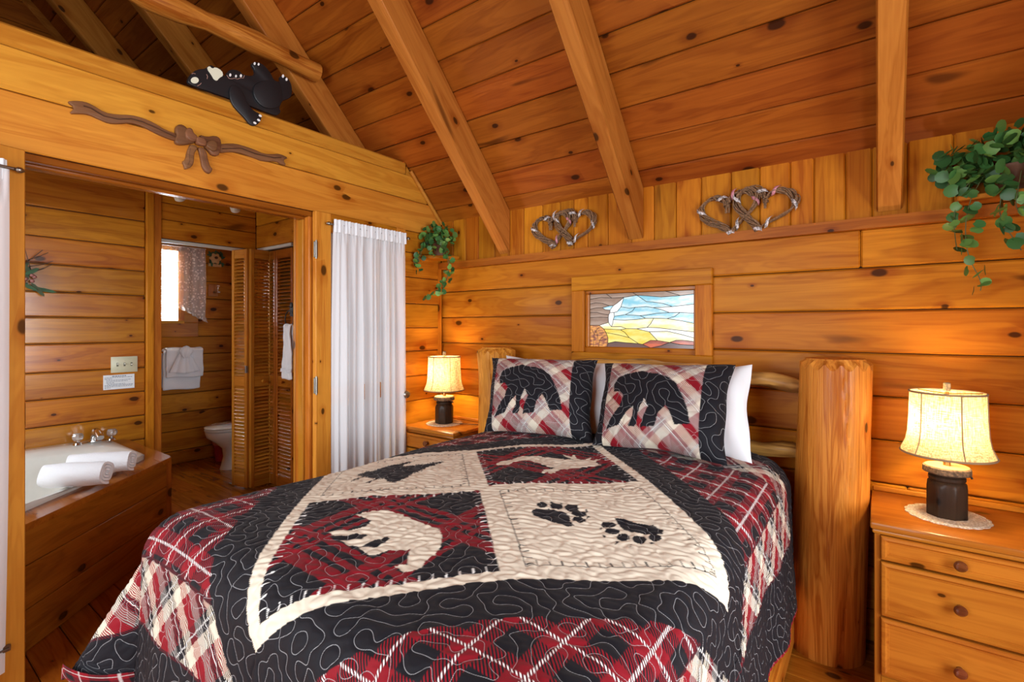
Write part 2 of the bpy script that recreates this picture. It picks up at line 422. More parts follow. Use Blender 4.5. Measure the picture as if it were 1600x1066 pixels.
box('closet_side', (-3.84, YC, 0), (XL-.15, YC+.12, 2.06), pine('z'), wc, 0)
box('closet_side', (XB, YC, 0), (-4.41, YC+.12, 2.06), pine('z'), wc, 0)
box('door_track', (-4.41, YC-.012, 2.03), (-3.86, YC+.02, 2.056), MATS['track_white'], wc, .003)
box('closet_back', (XB, YC+.09, 0), (-3.8, YC+.12, 2.06), dark_back, wc, 0)
wn = core('wall_bath_near', (XB-.1, -.87, 0), (XL-.15, -.77, 2.46), 'pine plank wall at the near end of the bathroom')
planks_h(wn, 'x', -.75, 1, XB, XL-.15, ZP, pine, th=.02)
cb = core('ceiling_bath', (XT-.1, -.8, 2.452), (XL-.15, 2.95, 2.47), 'dark pine board ceiling of the bathroom', 'ceiling')
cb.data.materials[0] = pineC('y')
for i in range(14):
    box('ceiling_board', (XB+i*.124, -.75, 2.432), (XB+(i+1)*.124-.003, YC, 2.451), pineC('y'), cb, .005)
# toilet room
ww = core('wall_toilet', (XT-.13, 1.0, 0), (XT-.02, 2.95, 2.46), 'horizontal pine plank wall of the toilet room')
TWY0, TWY1, TWZ0, TWZ1 = 1.45, 2.0, 1.43, 2.12
planks_h(ww, 'y', XT, 1, 1.0, 2.95, [0, .13, .33, .51, .70, .90, 1.09, 1.27, 1.45, 1.66, 1.84, 2.03, 2.22, 2.45], pine, th=.02, gap=.006)
for a, b, nm in ((2.83, 2.95, 'wall_toilet_end'), (.9, 1.0, 'wall_toilet_near')):
    o = core(nm, (XT, a, 0), (XB-.11, b, 2.46), 'pine wall closing the toilet room'+(' beyond the toilet' if a > 2 else ' left of its window'))
    planks_h(o, 'x', a-.001 if a > 2 else b+.001, -1 if a > 2 else 1, XT, XB-.11, ZP, pine, th=.02)

# ------------------------------------------------------------------ stained glass window over the headboard
w1 = empty('window_1', (-1.08, YB, 1.22)); tag(w1, 'stained glass window with a sunset landscape over the headboard', 'window', kind='structure')
def w1p(name, lo, hi, mat, bev=.004): return box(name, tuple(lo[i]-(-1.08, YB, 1.22)[i] for i in range(3)), tuple(hi[i]-(-1.08, YB, 1.22)[i] for i in range(3)), mat, w1, bev)
FX0, FX1, FZ0, FZ1 = -1.487, -.674, 1.11, 1.665
w1p('casing', (FX0, YB-.028, FZ1-.085), (FX1, YB+.001, FZ1), pine('x'))
w1p('casing', (FX0, YB-.028, FZ0), (FX1, YB+.001, WZ0), pine('x'))
w1p('casing', (FX0, YB-.026, WZ0), (WX0, YB+.001, FZ1-.085), pine('z'))
w1p('casing', (WX1, YB-.026, WZ0), (FX1, YB+.001, FZ1-.085), pine('z'))
IZ1 = FZ1-.085
w1p('reveal', (WX0, YB, IZ1-.022), (WX1, YB+.03, IZ1), pineN('x')); w1p('reveal', (WX0, YB, WZ0), (WX1, YB+.03, WZ0+.03), pineN('x'))
w1p('reveal', (WX0, YB, WZ0+.03), (WX0+.022, YB+.03, IZ1-.022), pineN('z')); w1p('reveal', (WX1-.014, YB, WZ0+.03), (WX1, YB+.03, IZ1-.022), pineN('z'))
GX0, GX1, GZ0, GZ1 = WX0+.022, WX1-.014, WZ0+.03, IZ1-.022
def glass_xy(p):       # outline measured on the panel: left edge 262, right edge 1303
    a = (p[0]-262)/1041; top = 360-25*a; bot = 853+27*a
    return (GX0+a*(GX1-GX0), GZ1-(min(max(p[1], top), bot)-top)/(bot-top)*(GZ1-GZ0))
def pane_mat(name, c0, c1, s=1.0, sc=6.0):
    if name in MATS: return MATS[name]
    t = NT(name); tc = t.n('ShaderNodeTexCoord'); mp = t.n('ShaderNodeMapping'); mp.inputs['Scale'].default_value = (1, 1, 3)
    t.l(tc.outputs['Object'], mp.inputs[0]); n = t.noise(mp.outputs[0], sc, 4)
    c = t.mix(t.ramp(n, .38, .62), c0, c1)
    t.set(color=(.1, .1, .1), rough=.15, em=c, ems=s); MATS[name] = t.m; return t.m
brown = pane_mat('pane_brown', srgb(150, 112, 85), srgb(190, 158, 138), .75)
white = pane_mat('pane_white', srgb(250, 250, 245), srgb(255, 255, 255), 1.05)
blue = pane_mat('pane_blue', srgb(120, 205, 230), srgb(225, 246, 250), 1.0, 9)
pale = pane_mat('pane_pale', srgb(255, 253, 240), srgb(255, 240, 150), 1.0, 7)
yellow = pane_mat('pane_yellow', srgb(250, 215, 40), srgb(255, 240, 130), .95, 9)
orange = pane_mat('pane_orange', srgb(150, 60, 15), srgb(250, 165, 50), .85, 30)
maroon = pane_mat('pane_maroon', srgb(85, 35, 28), srgb(110, 50, 36), .7)
red = pane_mat('pane_red', srgb(150, 40, 20), srgb(235, 95, 35), .8, 8)
PANES = [
 (brown, [(262,360),(440,355),(505,398),(390,390),(262,405)]), (brown, [(440,355),(720,348),(765,375),(630,393),(505,398)]),
 (brown, [(720,348),(1040,340),(1180,385),(1000,395),(860,382),(765,375)]), (brown, [(1040,340),(1303,335),(1303,372),(1180,385)]),
 (brown, [(262,405),(390,390),(505,398),(630,393),(560,445),(520,468),(478,470),(400,445),(330,440),(262,450)]),
 (brown, [(262,450),(330,440),(400,445),(478,470),(400,487),(340,487),(262,500)]),
 (brown, [(262,500),(340,487),(400,487),(430,505),(485,510),(482,535),(470,553),(400,545),(340,530),(262,530)]),
 (blue, [(400,487),(478,470),(520,468),(500,490),(485,510),(430,505)]),
 (brown, [(262,530),(340,530),(400,545),(470,553),(465,580),(380,575),(262,578)]),
 (brown, [(262,578),(380,575),(465,580),(468,625),(440,632),(365,652),(262,650)]),
 (white, [(630,393),(600,480),(560,525),(525,533),(482,535),(485,510),(500,490),(520,468),(560,445)]),
 (white, [(525,533),(530,568),(518,600),(515,625),(500,665),(480,645),(468,625),(465,580),(470,553),(482,535)]),
 (blue, [(630,393),(765,375),(860,437),(920,440),(1020,455),(1105,485),(1000,490),(920,492),(860,482),(745,487),(690,495),(600,480)]),
 (blue, [(765,375),(860,382),(1000,395),(1180,385),(1303,372),(1303,465),(1105,485),(1020,455),(920,440),(860,437)]),
 (blue, [(600,480),(690,495),(745,487),(720,520),(645,555),(530,568),(525,533),(560,525)]),
 (blue, [(745,487),(860,482),(920,492),(1000,510),(1080,540),(960,545),(860,560),(795,565),(645,555),(720,520)]),
 (white, [(920,492),(1000,490),(1105,485),(1303,465),(1303,548),(1175,540),(1080,540),(1000,510)]),
 (blue, [(530,568),(645,555),(795,565),(850,590),(760,600),(640,605),(518,600)]),
 (blue, [(795,565),(860,560),(960,545),(1080,540),(1175,540),(1130,575),(1055,595),(930,590),(850,590)]),
 (blue, [(1175,540),(1303,548),(1303,642),(1180,615),(1055,595),(1130,575)]),
 (pale, [(518,600),(640,605),(760,600),(850,590),(930,590),(900,640),(865,675),(760,687),(655,685),(600,665),(500,665),(515,625)]),
 (pale, [(930,590),(1055,595),(1180,615),(1303,642),(1303,720),(1100,695),(960,678),(865,675),(900,640)]),
 (pale, [(365,652),(440,632),(468,625),(480,645),(500,665),(600,665),(655,685),(595,695),(415,685)]),
 (white, [(865,675),(960,678),(1100,695),(1303,720),(1303,775),(1180,740),(1060,712),(885,715),(760,687)]),
 (yellow, [(415,685),(595,695),(640,720),(685,768),(560,740),(440,720)]),
 (yellow, [(440,720),(560,740),(685,768),(780,825),(640,815),(540,805),(460,820),(462,770)]),
 (yellow, [(595,695),(655,685),(760,687),(885,715),(965,797),(900,795),(820,832),(780,825),(685,768),(640,720)]),
 (pale, [(885,715),(1060,712),(1180,740),(1303,775),(1303,808),(1200,795),(1140,795),(1080,815),(965,797)]),
 (orange, [(262,650),(365,652),(415,685),(440,720),(462,770),(460,820),(450,858),(262,853)]),
 (maroon, [(450,858),(460,820),(540,805),(640,815),(780,825),(820,832),(900,865)]),
 (red, [(820,832),(900,795),(965,797),(1080,815),(1000,845),(900,865)]),
 (maroon, [(900,865),(1000,845),(1080,815),(1180,835),(1303,842),(1303,880)]),
 (red, [(1080,815),(1140,795),(1200,795),(1303,808),(1303,842),(1180,835)])]
lead = plain('lead_came', (.02, .02, .02), .5)
came_done = set()
for m, pts in PANES:
    q = [glass_xy(p) for p in pts]; cx = sum(p[0] for p in q)/len(q); cz = sum(p[1] for p in q)/len(q)
    pane = prism('pane', [(a-cx, b-cz) for a, b in q], .004, lambda a, b, t: (a, -t, b), m, w1, 0, (cx+1.08, .021, cz-1.22))
    V, F = [], []
    for i in range(len(pts)):
        e = tuple(sorted((pts[i], pts[(i+1) % len(pts)])))
        if e in came_done: continue
        came_done.add(e); a, b = glass_xy(e[0]), glass_xy(e[1])
        tube_vf([(a[0]-cx, -.005, a[1]-cz), (b[0]-cx, -.005, b[1]-cz)], .0016, 5, True, False, V, F)
    if V: link('lead', me_from(V, F), lead, pane)
V, F = [], []
for br in ([(300,853),(310,740),(330,700),(365,670)],[(310,740),(285,690)],[(318,720),(400,720),(435,715)],[(370,795),(400,760),(440,745)],[(360,853),(370,795),(420,780),(455,790)],[(330,700),(345,740),(350,790)]):
    tube_vf([(glass_xy(p)[0]+1.08, .016, glass_xy(p)[1]-1.22) for p in br], .0012, 4, True, False, V, F)
link('branch_lead', me_from(V, F), lead, w1)

# ------------------------------------------------------------------ glazed bathroom doors folded back on the wall, with sheer curtains
def glass_mat():
    if 'clear_glass' in MATS: return MATS['clear_glass']
    t = NT('clear_glass'); t.set(color=(.9, .92, .92), rough=.05, alpha=.25, spec=.5); MATS['clear_glass'] = t.m; return t.m
def door_leaf(name, hinge, rz, label, wdt=.665, flip=1):
    """local x runs from the hinge edge to the lock edge, local -y is the room side"""
    e = empty(name, hinge, rz); tag(e, label, 'door', kind='structure')
    H = 2.012; T = .035
    box('stile', (0, -T, 0), (.10, 0, H), pineL('z'), e, .004); box('stile', (wdt-.075, -T, 0), (wdt, 0, H), pineL('z'), e, .004)
    box('rail', (.10, -T+.001, H-.11), (wdt-.075, -.001, H), pine('x'), e, .003); box('rail', (.10, -T+.001, 0), (wdt-.075, -.001, .24), pineL('x'), e, .003)
    box('rail', (.10, -T+.001, .9), (wdt-.075, -.001, 1.0), pineL('x'), e, .003)
    box('pane', (.10, -T*.6, 1.0), (wdt-.075, -T*.4, H-.11), glass_mat(), e, 0); box('pane', (.10, -T*.6, .24), (wdt-.075, -T*.4, .9), glass_mat(), e, 0)
    for z in (1.79, 1.02, .2):
        hg = box('hinge', (-.012, -T-.004, z-.045), (.012, -T+.006, z+.045), steel(), e, .002)
        tube('hinge_pin', [(0, -.006, -.052), (0, -.006, .052)], .006, steel(), hg, 8)
    return e
def curtain(name, leaf, label, x0, x1, z0, z1, yo, seedv, edge=0):
    rr = random.Random(seedv)
    nx, nz = 120, 60; V, F = [], []
    ph = [rr.uniform(0, 6.28) for _ in range(6)]
    for j in range(nz+1):
        tz = j/nz; z = z1-(z1-z0)*tz
        for i in range(nx+1):
            a = i/nx; amp = .006+.012*min(1, tz*3)
            y = amp*(math.sin(a*30+ph[0]+.6*math.sin(tz*2+ph[1]))+.6*math.sin(a*57+ph[2])+.35*math.sin(a*93+ph[3]+tz))
            if tz < .06: y += .004*math.sin(a*190)
            sh = .012*math.sin(tz*2.2+a*3+ph[4])*tz
            V.append((x0+(x1-x0)*a+sh*(1-a)+.006*math.sin(a*40+ph[5]), yo+y, z))
    for j in range(nz):
        for i in range(nx): F.append((j*(nx+1)+i, j*(nx+1)+i+1, (j+1)*(nx+1)+i+1, (j+1)*(nx+1)+i))
    M = MATS.get('sheer')
    if not M:
        t = NT('sheer'); tr = t.n('ShaderNodeBsdfTranslucent'); tr.inputs[0].default_value = (.92, .92, .94, 1); tp = t.n('ShaderNodeBsdfTransparent')
        m1 = t.n('ShaderNodeMixShader'); m2 = t.n('ShaderNodeMixShader'); m1.inputs[0].default_value = .25; m2.inputs[0].default_value = .13
        t.set(color=(.93, .93, .95), rough=.9, spec=.1); t.l(t.b.outputs[0], m1.inputs[1]); t.l(tr.outputs[0], m1.inputs[2]); t.l(m1.outputs[0], m2.inputs[1]); t.l(tp.outputs[0], m2.inputs[2]); t.l(m2.outputs[0], t.out.inputs[0])
        M = MATS['sheer'] = t.m
    e = empty(name, leaf.location, leaf.rotation_euler.z); tag(e, label, 'curtain', 'sheer door curtains')
    link('panel', me_from(V, F), M, e, smooth=180)
    # gathered heading hem, double layer
    V, F = [], []
    for j, z in enumerate((z1+.03, z1-.045)):
        for i in range(nx+1):
            a = i/nx; V.append((x0+(x1-x0)*a, yo-.012+.006*math.sin(a*150+ph[0])+.004*math.sin(a*61+j), z))
    for i in range(nx): F.append((i, i+1, nx+2+i, nx+1+i))
    link('heading', me_from(V, F), linen_white(), e, smooth=180)
    rod = tube('curtain_rod', [(x0-.012, yo, z1), (x1+.012, yo, z1)], .006, steel(), e, 10)
    for xx, s in ((x0-.012, -1), (x1+.012, 1)):
        lathe('finial', [(.0, 0), (.007, .002), (.006, .006), (.011, .012), (.011, .02), (.005, .03), (0, .034)], steel(), rod, 12, (xx, yo, z1), rot=(0, s*PI/2, 0))
    return e
dr = door_leaf('door_1', (XL+.006, OY1+.012, .012), PI/2, 'pine framed glazed door folded back beside the lit corner lamp')
dr.scale = (1, 1, 1)
# local x -> +Y, local -y -> +X (into the room)
kb = lathe('knob', [(.0, -.002), (.022, 0), (.022, .006), (.008, .01), (.008, .03), (.02, .036), (.026, .05), (.02, .062), (0, .066)], steel(), dr, 20, (.628, -.035, .905), rot=(PI/2, 0, 0))
curtain('door_curtain', dr, 'white sheer curtain hanging full length on the door beside the corner lamp', .095, .635, .10, 1.945, -.062, 3)
dl = door_leaf('door_2', (XL+.012, OY0-.012, .012), -PI/2+.0, 'pine framed glazed door at the left edge of the picture')
# mirror: its leaf runs towards the camera side; room side is local +y there
for ch in dl.children:
    pass
dl.rotation_euler = (0, 0, -PI/2+.22); dl.location = (XL+.035, OY0-.004, .012)
for ch in list(dl.children):
    if ch.name.startswith('hinge'): continue
c2 = curtain('door_curtain', dl, 'white sheer curtain on the door at the left edge of the picture', .058, .63, .10, 1.925, .03, 5)
bolt = box('bolt', (.045, .001, .17), (.10, .012, .195), steel(), dl, .003)
tube('bolt_rod', [(.02, .008, .012), (.06, .008, .012)], .004, steel(), bolt, 8, loc=(-.04, 0, -.012))

# ------------------------------------------------------------------ folding louver doors
slat_me = {}
def louver_panel(parent, w, H, mat, knob=False, loc=(0, 0, 0), rz=0.0):
    """panel in local x (0..w), thickness in y, foot at z .015"""
    st = .032
    pm = box('panel_stile', (0, -.014, .015), (st, .014, H), mat('z'), None, .003)
    p = empty('panel', loc, rz); p.parent = parent
    pm.parent = p
    box('panel_stile', (w-st, -.014, .015), (w, .014, H), mat('z'), p, .003)
    for z0, z1 in ((.015, .11), (.86, .95), (H-.075, H)):
        r = box('panel_rail', (st, -.012, z0), (w-st, .012, z1), mat('x'), p, .003)
        if knob and z0 == .86:
            lathe('knob', [(0, 0), (.008, 0), (.007, .012), (.014, .02), (.013, .028), (0, .032)], mat('x'), p, 14, (w/2, -.012, .905), rot=(PI/2, 0, 0))
    key = round(w, 3)
    if key not in slat_me:
        bm = bmesh.new(); box_bm(bm, (-(w-2*st)/2, -.017, -.003), ((w-2*st)/2, .017, .003), .001)
        bmesh.ops.rotate(bm, verts=bm.verts, matrix=Matrix.Rotation(math.radians(38), 3, 'X'))
        slat_me[key] = from_bm(bm); slat_me[key].materials.append(mat('x'))
    for z0, z1 in ((.11, .86), (.95, H-.075)):
        n = int((z1-z0)/.029)
        for i in range(n):
            link('slat', slat_me[key], None, p, (w/2, 0, z0+(i+.5)*(z1-z0)/n))
    return p
d3 = empty('door_3', (-4.48, 2.01, 0)); tag(d3, 'folded open louvered door in front of the toilet', 'door', kind='structure')
def seg(a, b): return math.hypot(b[0]-a[0], b[1]-a[1]), math.atan2(b[1]-a[1], b[0]-a[0])
A, B, Cc = (-4.44, 2.00), (-4.245, 2.035), (-4.285, 2.185)
l1, r1 = seg(A, B); l2, r2 = seg(B, Cc)
louver_panel(d3, .195, 2.02, pineV, False, (A[0]+4.48, A[1]-2.01, 0), r1)
louver_panel(d3, .195, 2.02, pineV, True, (B[0]+4.48+.012, B[1]-2.01+.006, 0), r2-.22)
box('pivot_bracket', (-.05, -.012, .0), (.03, .008, .014), chrome(), d3, .002)
box('panel_hinge', (.222, .0, .98), (.24, .02, 1.04), steel(), d3, .002)
d4 = empty('door_4', (-4.405, YC+.02, 0)); tag(d4, 'closed dark louvered closet door at the back of the bathroom', 'door', kind='structure')
louver_panel(d4, .268, 2.02, pineD, False, (0, 0, 0), 0); louver_panel(d4, .268, 2.02, pineD, True, (.274, 0, 0), 0)

# ------------------------------------------------------------------ toilet room: window, valance, fittings
w2 = empty('window_2', (XT, 1.72, TWZ0)); tag(w2, 'bright bathroom window with white slatted blind', 'window', kind='structure')
def w2p(name, lo, hi, mat, bev=.003): return box(name, (lo[0]-XT, lo[1]-1.72, lo[2]-TWZ0), (hi[0]-XT, hi[1]-1.72, hi[2]-TWZ0), mat, w2, bev)
w2p('pane', (XT+.002, TWY0, TWZ0), (XT+.006, TWY1, TWZ1), plain('sky_pane', (.8, .8, .8), .1, em=(.92, .97, 1), ems=26.0), 0)
w2p('casing', (XT, TWY1, TWZ0-.02), (XT+.022, TWY1+.055, TWZ1+.06), pineN('z')); w2p('casing', (XT, TWY0-.055, TWZ0-.02), (XT+.022, TWY0, TWZ1+.06), pineN('z'))
w2p('casing', (XT, TWY0-.055, TWZ1), (XT+.022, TWY1+.055, TWZ1+.06), pineN('y'))
w2p('apron', (XT, TWY0-.2, 1.265), (XT+.014, TWY1+.185, 1.41), pineN('y'), .004); w2p('side_board', (XT, TWY1+.056, 1.411), (XT+.012, TWY1+.185, 1.60), pineN('y'))
w2p('sill', (XT, TWY0-.06, TWZ0-.03), (XT+.035, TWY1+.05, TWZ0), pineL('y'))
blind = plain('blind_slat', (.85, .85, .82), .5, var=.02)
for i in range(30): 
    o = w2p('blind_slat', (XT+.012, TWY0+.005, TWZ0+.012+i*.022), (XT+.03, TWY1-.005, TWZ0+.0145+i*.022), blind, 0); o.rotation_euler = (0, .35, 0)
# lace valance: jabot falling lower towards the right, ruffled hem
lace = NT('lace'); tc = lace.n('ShaderNodeTexCoord'); vo = lace.n('ShaderNodeTexVoronoi'); lace.l(tc.outputs['Object'], vo.inputs['Vector']); vo.inputs['Scale'].default_value = 42
lf = lace.math('ADD', .45, lace.math('MULTIPLY', lace.ramp(vo.outputs['Distance'], .45, .2), .5))
lace.set(color=(.82, .78, .76), rough=.9, alpha=lf, spec=.1)
cv = empty('lace_valance', (XT+.05, 1.8, 2.17)); tag(cv, 'white lace jabot valance hanging over the bathroom window', 'curtain')
V, F = [], []; n = 60; m = 20
for i in range(n+1):
    a = i/n; y = 1.40+a*.83
    zb = 1.80-.34*max(0, (a-.3)/.7)**1.0
    for j in range(m+1):
        b = j/m; V.append((.012*math.sin(a*34)+.006*math.sin(a*71+b), y-1.8+.01*math.sin(b*3), (2.165+(zb-2.165)*b)-2.17))
for i in range(n):
    for j in range(m): F.append((i*(m+1)+j, i*(m+1)+j+1, (i+1)*(m+1)+j+1, (i+1)*(m+1)+j))
link('panel', me_from(V, F), lace.m, cv, smooth=180)
V, F = [], []
for i in range(n*2+1):
    a = i/(2*n); y = 1.40+a*.84; zb = 1.80-.34*max(0, (a-.3)/.7)
    for j in range(4): V.append((.02*(j/3)*math.sin(a*110)+.012*math.sin(a*34), y-1.8+.006*j, zb+.004-.02*j-2.17))
for i in range(2*n):
    for j in range(3): F.append((i*4+j, i*4+j+1, i*4+5+j, i*4+4+j))
link('ruffle', me_from(V, F), lace.m, cv, smooth=180)
tube('rod', [(0, -.42, -.005), (0, .44, -.005)], .006, plain('rod_white', (.7, .68, .64), .4), cv, 8)

# birdhouse-like flower plaque
fp = empty('flower_plaque', (XT, 2.345, 2.0)); tag(fp, 'small wooden sunflower plaque with green sprigs on the toilet room wall', 'wall decor')
cream_w = plain('cream_wood', (.62, .40, .17), .6, var=.15)
pts = []
for i in range(40):
    a = 2*PI*i/40; r = .052*(1+.14*math.cos(6*a)); pts.append((r*math.cos(a), .085+r*math.sin(a)))
prism('flower', pts, .014, lambda a, b, t: (.012+t, a, b), cream_w, fp, .003)
lathe('flower_centre', [(0, .02), (.014, .02), (.014, .032), (0, .036)], plain('seed_brown', (.10, .05, .02), .8), fp, 14, (.008, .004, .093), rot=(0, PI/2, 0))
box('base_board', (.0, -.065, .0), (.02, .06, .03), cream_w, fp, .003); box('back_board', (.0, -.05, .03), (.012, .05, .12), plain('dark_green', (.03, .07, .03), .8, var=.3), fp, .002)
gl = plain('sprig_green', (.035, .10, .035), .6, var=.3)
for k in range(16):
    a = rnd.uniform(-.08, .08); b = rnd.choice((rnd.uniform(.02, .05), rnd.uniform(.1, .15))); an = rnd.uniform(0, 6.28)
    q = [(a+.026*x*math.cos(an)-.01*yv*math.sin(an), b+.026*x*math.sin(an)+.01*yv*math.cos(an)) for x, yv in ico_pts(8)]
    prism('sprig_leaf', q, .003, lambda p, r, t: (.016+t+.002*(k % 4), p, r), gl, fp)
hk = empty('hook_plaque', (XT, 2.33, 1.75)); tag(hk, 'wooden plaque with a chrome and white robe hook', 'hook')
box('board', (0, -.055, -.065), (.014, .045, .065), pineN('z'), hk, .004)
tube('hook_arm', [(.014, .02, -.02), (.04, .02, -.03), (.06, .02, -.01), (.062, .025, .03)], .005, chrome(), hk, 8)
tube('hook_arm', [(.014, 0, -.02), (.035, -.005, -.03), (.045, -.012, -.015)], .005, chrome(), hk, 8)
pw = plain('hook_porcelain', (.85, .83, .8), .15)
for c in ((.062, .025, .046), (.05, .035, -.018)): lathe('hook_knob', [(0, -.008), (.012, -.006), (.015, 0), (.01, .007), (0, .009)], pw, hk, 14, c)

# towels folded over a bar below the window
tb = empty('towel_bar', (XT, 1.98, 1.12)); tag(tb, 'wooden towel bar under the bathroom window', 'towel bar')
tube('bar', [(.06, -.3, 0), (.06, .22, 0)], .009, pineN('y'), tb, 10)
for yv in (-.3, .22): box('bracket', (0, yv-.012, -.03), (.07, yv+.012, .02), pineN('z'), tb, .004)
def drape(name, y0, y1, ztop, zbot_f, zbot_b, x_in, x_out, mat, parent, wav=.004, loc=(0, 0, 0), th=.018, taper=0.0):
    """a towel folded over a bar: sweeps a U section along y"""
    nu, nv = 34, 14; V, F = [], []
    pth = []
    for i in range(nu+1):
        a = i/nu
        if a < .42: q = a/.42; pth.append((x_in, zbot_b+(ztop-.03-zbot_b)*q))
        elif a < .58: q = (a-.42)/.16*PI; pth.append(((x_in+x_out)/2-(x_out-x_in)/2*math.cos(q), ztop-.03+.03*math.sin(q)))
        else: q = (a-.58)/.42; pth.append((x_out, ztop-.03-(ztop-.03-zbot_f)*q))
    for i, (px_, pz) in enumerate(pth):
        for j in range(nv+1):
            b = j/nv; yy = y0+(y1-y0)*b; mid = (y0+y1)/2; yy = mid+(yy-mid)*(1-taper*max(0, (pz-zbot_f)/(ztop-zbot_f)))
            V.append((px_+wav*math.sin(b*9+pz*14)+.003*math.sin(pz*60+b*5), yy+.003*math.sin(pz*25), pz+.004*math.sin(b*7)))
    for i in range(nu):
        for j in range(nv): F.append((i*(nv+1)+j, i*(nv+1)+j+1, (i+1)*(nv+1)+j+1, (i+1)*(nv+1)+j))
    o = link(name, me_from(V, F), mat, parent, loc, smooth=180)
    md = o.modifiers.new('thick', 'SOLIDIFY'); md.thickness = th; md.offset = 1
    sb = o.modifiers.new('sub', 'SUBSURF'); sb.levels = 1; sb.render_levels = 1
    return o
ht = empty('hand_towel_set', (XT, 1.98, 1.1)); tag(ht, 'stack of white towels folded over the bar under the bathroom window', 'towel')
drape('bath_towel', -.14, .19, .05, -.35, -.33, .02, .115, terry(), ht, th=.024)
drape('front_towel', -.13, .195, .055, -.24, -.2, .012, .15, terry(), ht, th=.02, loc=(.012, 0, .012))
drape('side_towel', -.27, -.16, .0, -.36, -.33, .02, .10, terry(), ht, th=.02)
# washcloth tucked in as a fan
V, F = [], []; nu, nv = 40, 14
for i in range(nu+1):
    a = i/nu*2-1
    for j in range(nv+1):
        b = j/nv; wdt = .035+.10*b
        V.append((.20+.010*abs(math.sin(a*5.5))*(.3+b)-.02*a*a, .02+a*wdt, .045-.235*b+.02*abs(a)*b))
for i in range(nu):
    for j in range(nv): F.append((i*(nv+1)+j, i*(nv+1)+j+1, (i+1)*(nv+1)+j+1, (i+1)*(nv+1)+j))
o = link('fan_cloth', me_from(V, F), terry(), ht, (-.01, 0, 0), smooth=180); md = o.modifiers.new('t', 'SOLIDIFY'); md.thickness = .008
V, F = [], []
for i in range(20):
    a = i/19*2-1
    for j in range(10):
        b = j/9; V.append((.215+.015*(1-a*a)*math.sin(b*PI)+.01*math.sin(a*9+b*4)*.3, .025+a*(.062-.04*b*b), .065-.10*b+.02*(1-a*a)*(b < .1)-.02*abs(a)*(1-b)))
for i in range(19):
    for j in range(9): F.append((i*10+j, i*10+j+1, (i+1)*10+j+1, (i+1)*10+j))
o = link('fan_knot', me_from(V, F), terry(), ht, (-.01, 0, 0), smooth=180); md = o.modifiers.new('t', 'SOLIDIFY'); md.thickness = .01

# toilet facing the camera side, tank hidden behind the louver door
to = empty('toilet', (-5.06, 2.28, 0)); tag(to, 'white porcelain toilet partly hidden by the louver door', 'toilet')
def ell(prof, cy=0):  # profile rows (half width x, half length y, centre y, z)
    V, F = [], []; n = 32
    for (rx, ry, c, z) in prof:
        for k in range(n):
            a = 2*PI*k/n; V.append((rx*math.cos(a), c+ry*math.sin(a), z))
    for i in range(len(prof)-1):
        for k in range(n): F.append((i*n+k, i*n+(k+1) % n, (i+1)*n+(k+1) % n, (i+1)*n+k))
    F.append(tuple(reversed(range(n)))); F.append(tuple((len(prof)-1)*n+k for k in range(n)))
    return me_from(V, F)
link('bowl', ell([(.115, .20, .08, 0), (.105, .19, .08, .03), (.085, .15, .06, .12), (.09, .15, .05, .2), (.12, .19, .03, .26), (.17, .235, .0, .32), (.185, .245, 0, .36), (.185, .245, 0, .375), (.15, .2, 0, .38), (.12, .16, 0, .30), (.05, .07, 0, .24)]), porcelain(), to, smooth=60)
link('seat', ell([(.12, .165, 0, .383), (.186, .25, 0, .380), (.190, .252, 0, .39), (.186, .248, 0, .402), (.13, .17, 0, .403), (.12, .165, 0, .39)]), porcelain(), to, smooth=60)
link('lid', ell([(.186, .25, 0, .405), (.19, .252, 0, .412), (.18, .242, 0, .42)]), porcelain(), to, smooth=60)
box('tank', (-.21, .27, .37), (.21, .46, .72), porcelain(), to, .025, 3); box('tank_lid', (-.22, .26, .722), (.22, .47, .755), porcelain(), to, .012, 2)
tube('flush_lever', [(-.15, .265, .66), (-.15, .25, .66), (-.08, .245, .65)], .007, chrome(), to, 8)
wbn = empty('waste_bin', (-5.42, 2.36, 0)); tag(wbn, 'raspberry red waste bin with plastic liner beside the toilet', 'waste bin')
lathe('bin', [(.0, .004), (.085, .0), (.105, .24), (.099, .24), (.08, .01)], plain('bin_red', (.42, .03, .06), .5, var=.1), wbn, 24)
lathe('liner', [(.1, .252), (.109, .244), (.112, .20), (.108, .165)], plain('liner_film', (.72, .28, .34), .25, var=.2), wbn, 28, mod=lambda a, z: 1+.02*math.sin(a*9+z*40))

# towel ring on the closet wall side
tr = empty('towel_ring', (-3.835, YC-.001, 1.50)); tag(tr, 'dark iron towel ring on the closet wall', 'towel ring')
box('mount', (-.03, -.02, -.05), (.03, 0, .06), black_iron(), tr, .008)
tube('scroll', [(0, -.02, .05), (.02, -.03, .06), (.03, -.03, .04), (.015, -.03, .02), (-.01, -.03, .03)], .006, black_iron(), tr, 8)
tube('ring', [(.065*math.sin(a), -.035, -.07+.065*math.cos(a)) for a in [2*PI*i/28 for i in range(28)]], .005, black_iron(), tr, 8, closed=True)
o = empty('ring_towel', (-3.835, YC-.04, 1.36)); tag(o, 'white hand towel hanging from the iron ring', 'towel')
oo = drape('cloth', -.075, .075, .03, -.42, -.36, -.018, .022, terry(), o, th=.012, taper=.35); oo.rotation_euler = (0, 0, -PI/2)
hb = drape('hem_band', -.077, .077, -.33, -.36, -.34, .022, .03, plain('towel_hem', (.75, .76, .8), .8), o, th=.004); hb.rotation_euler = (0, 0, -PI/2)

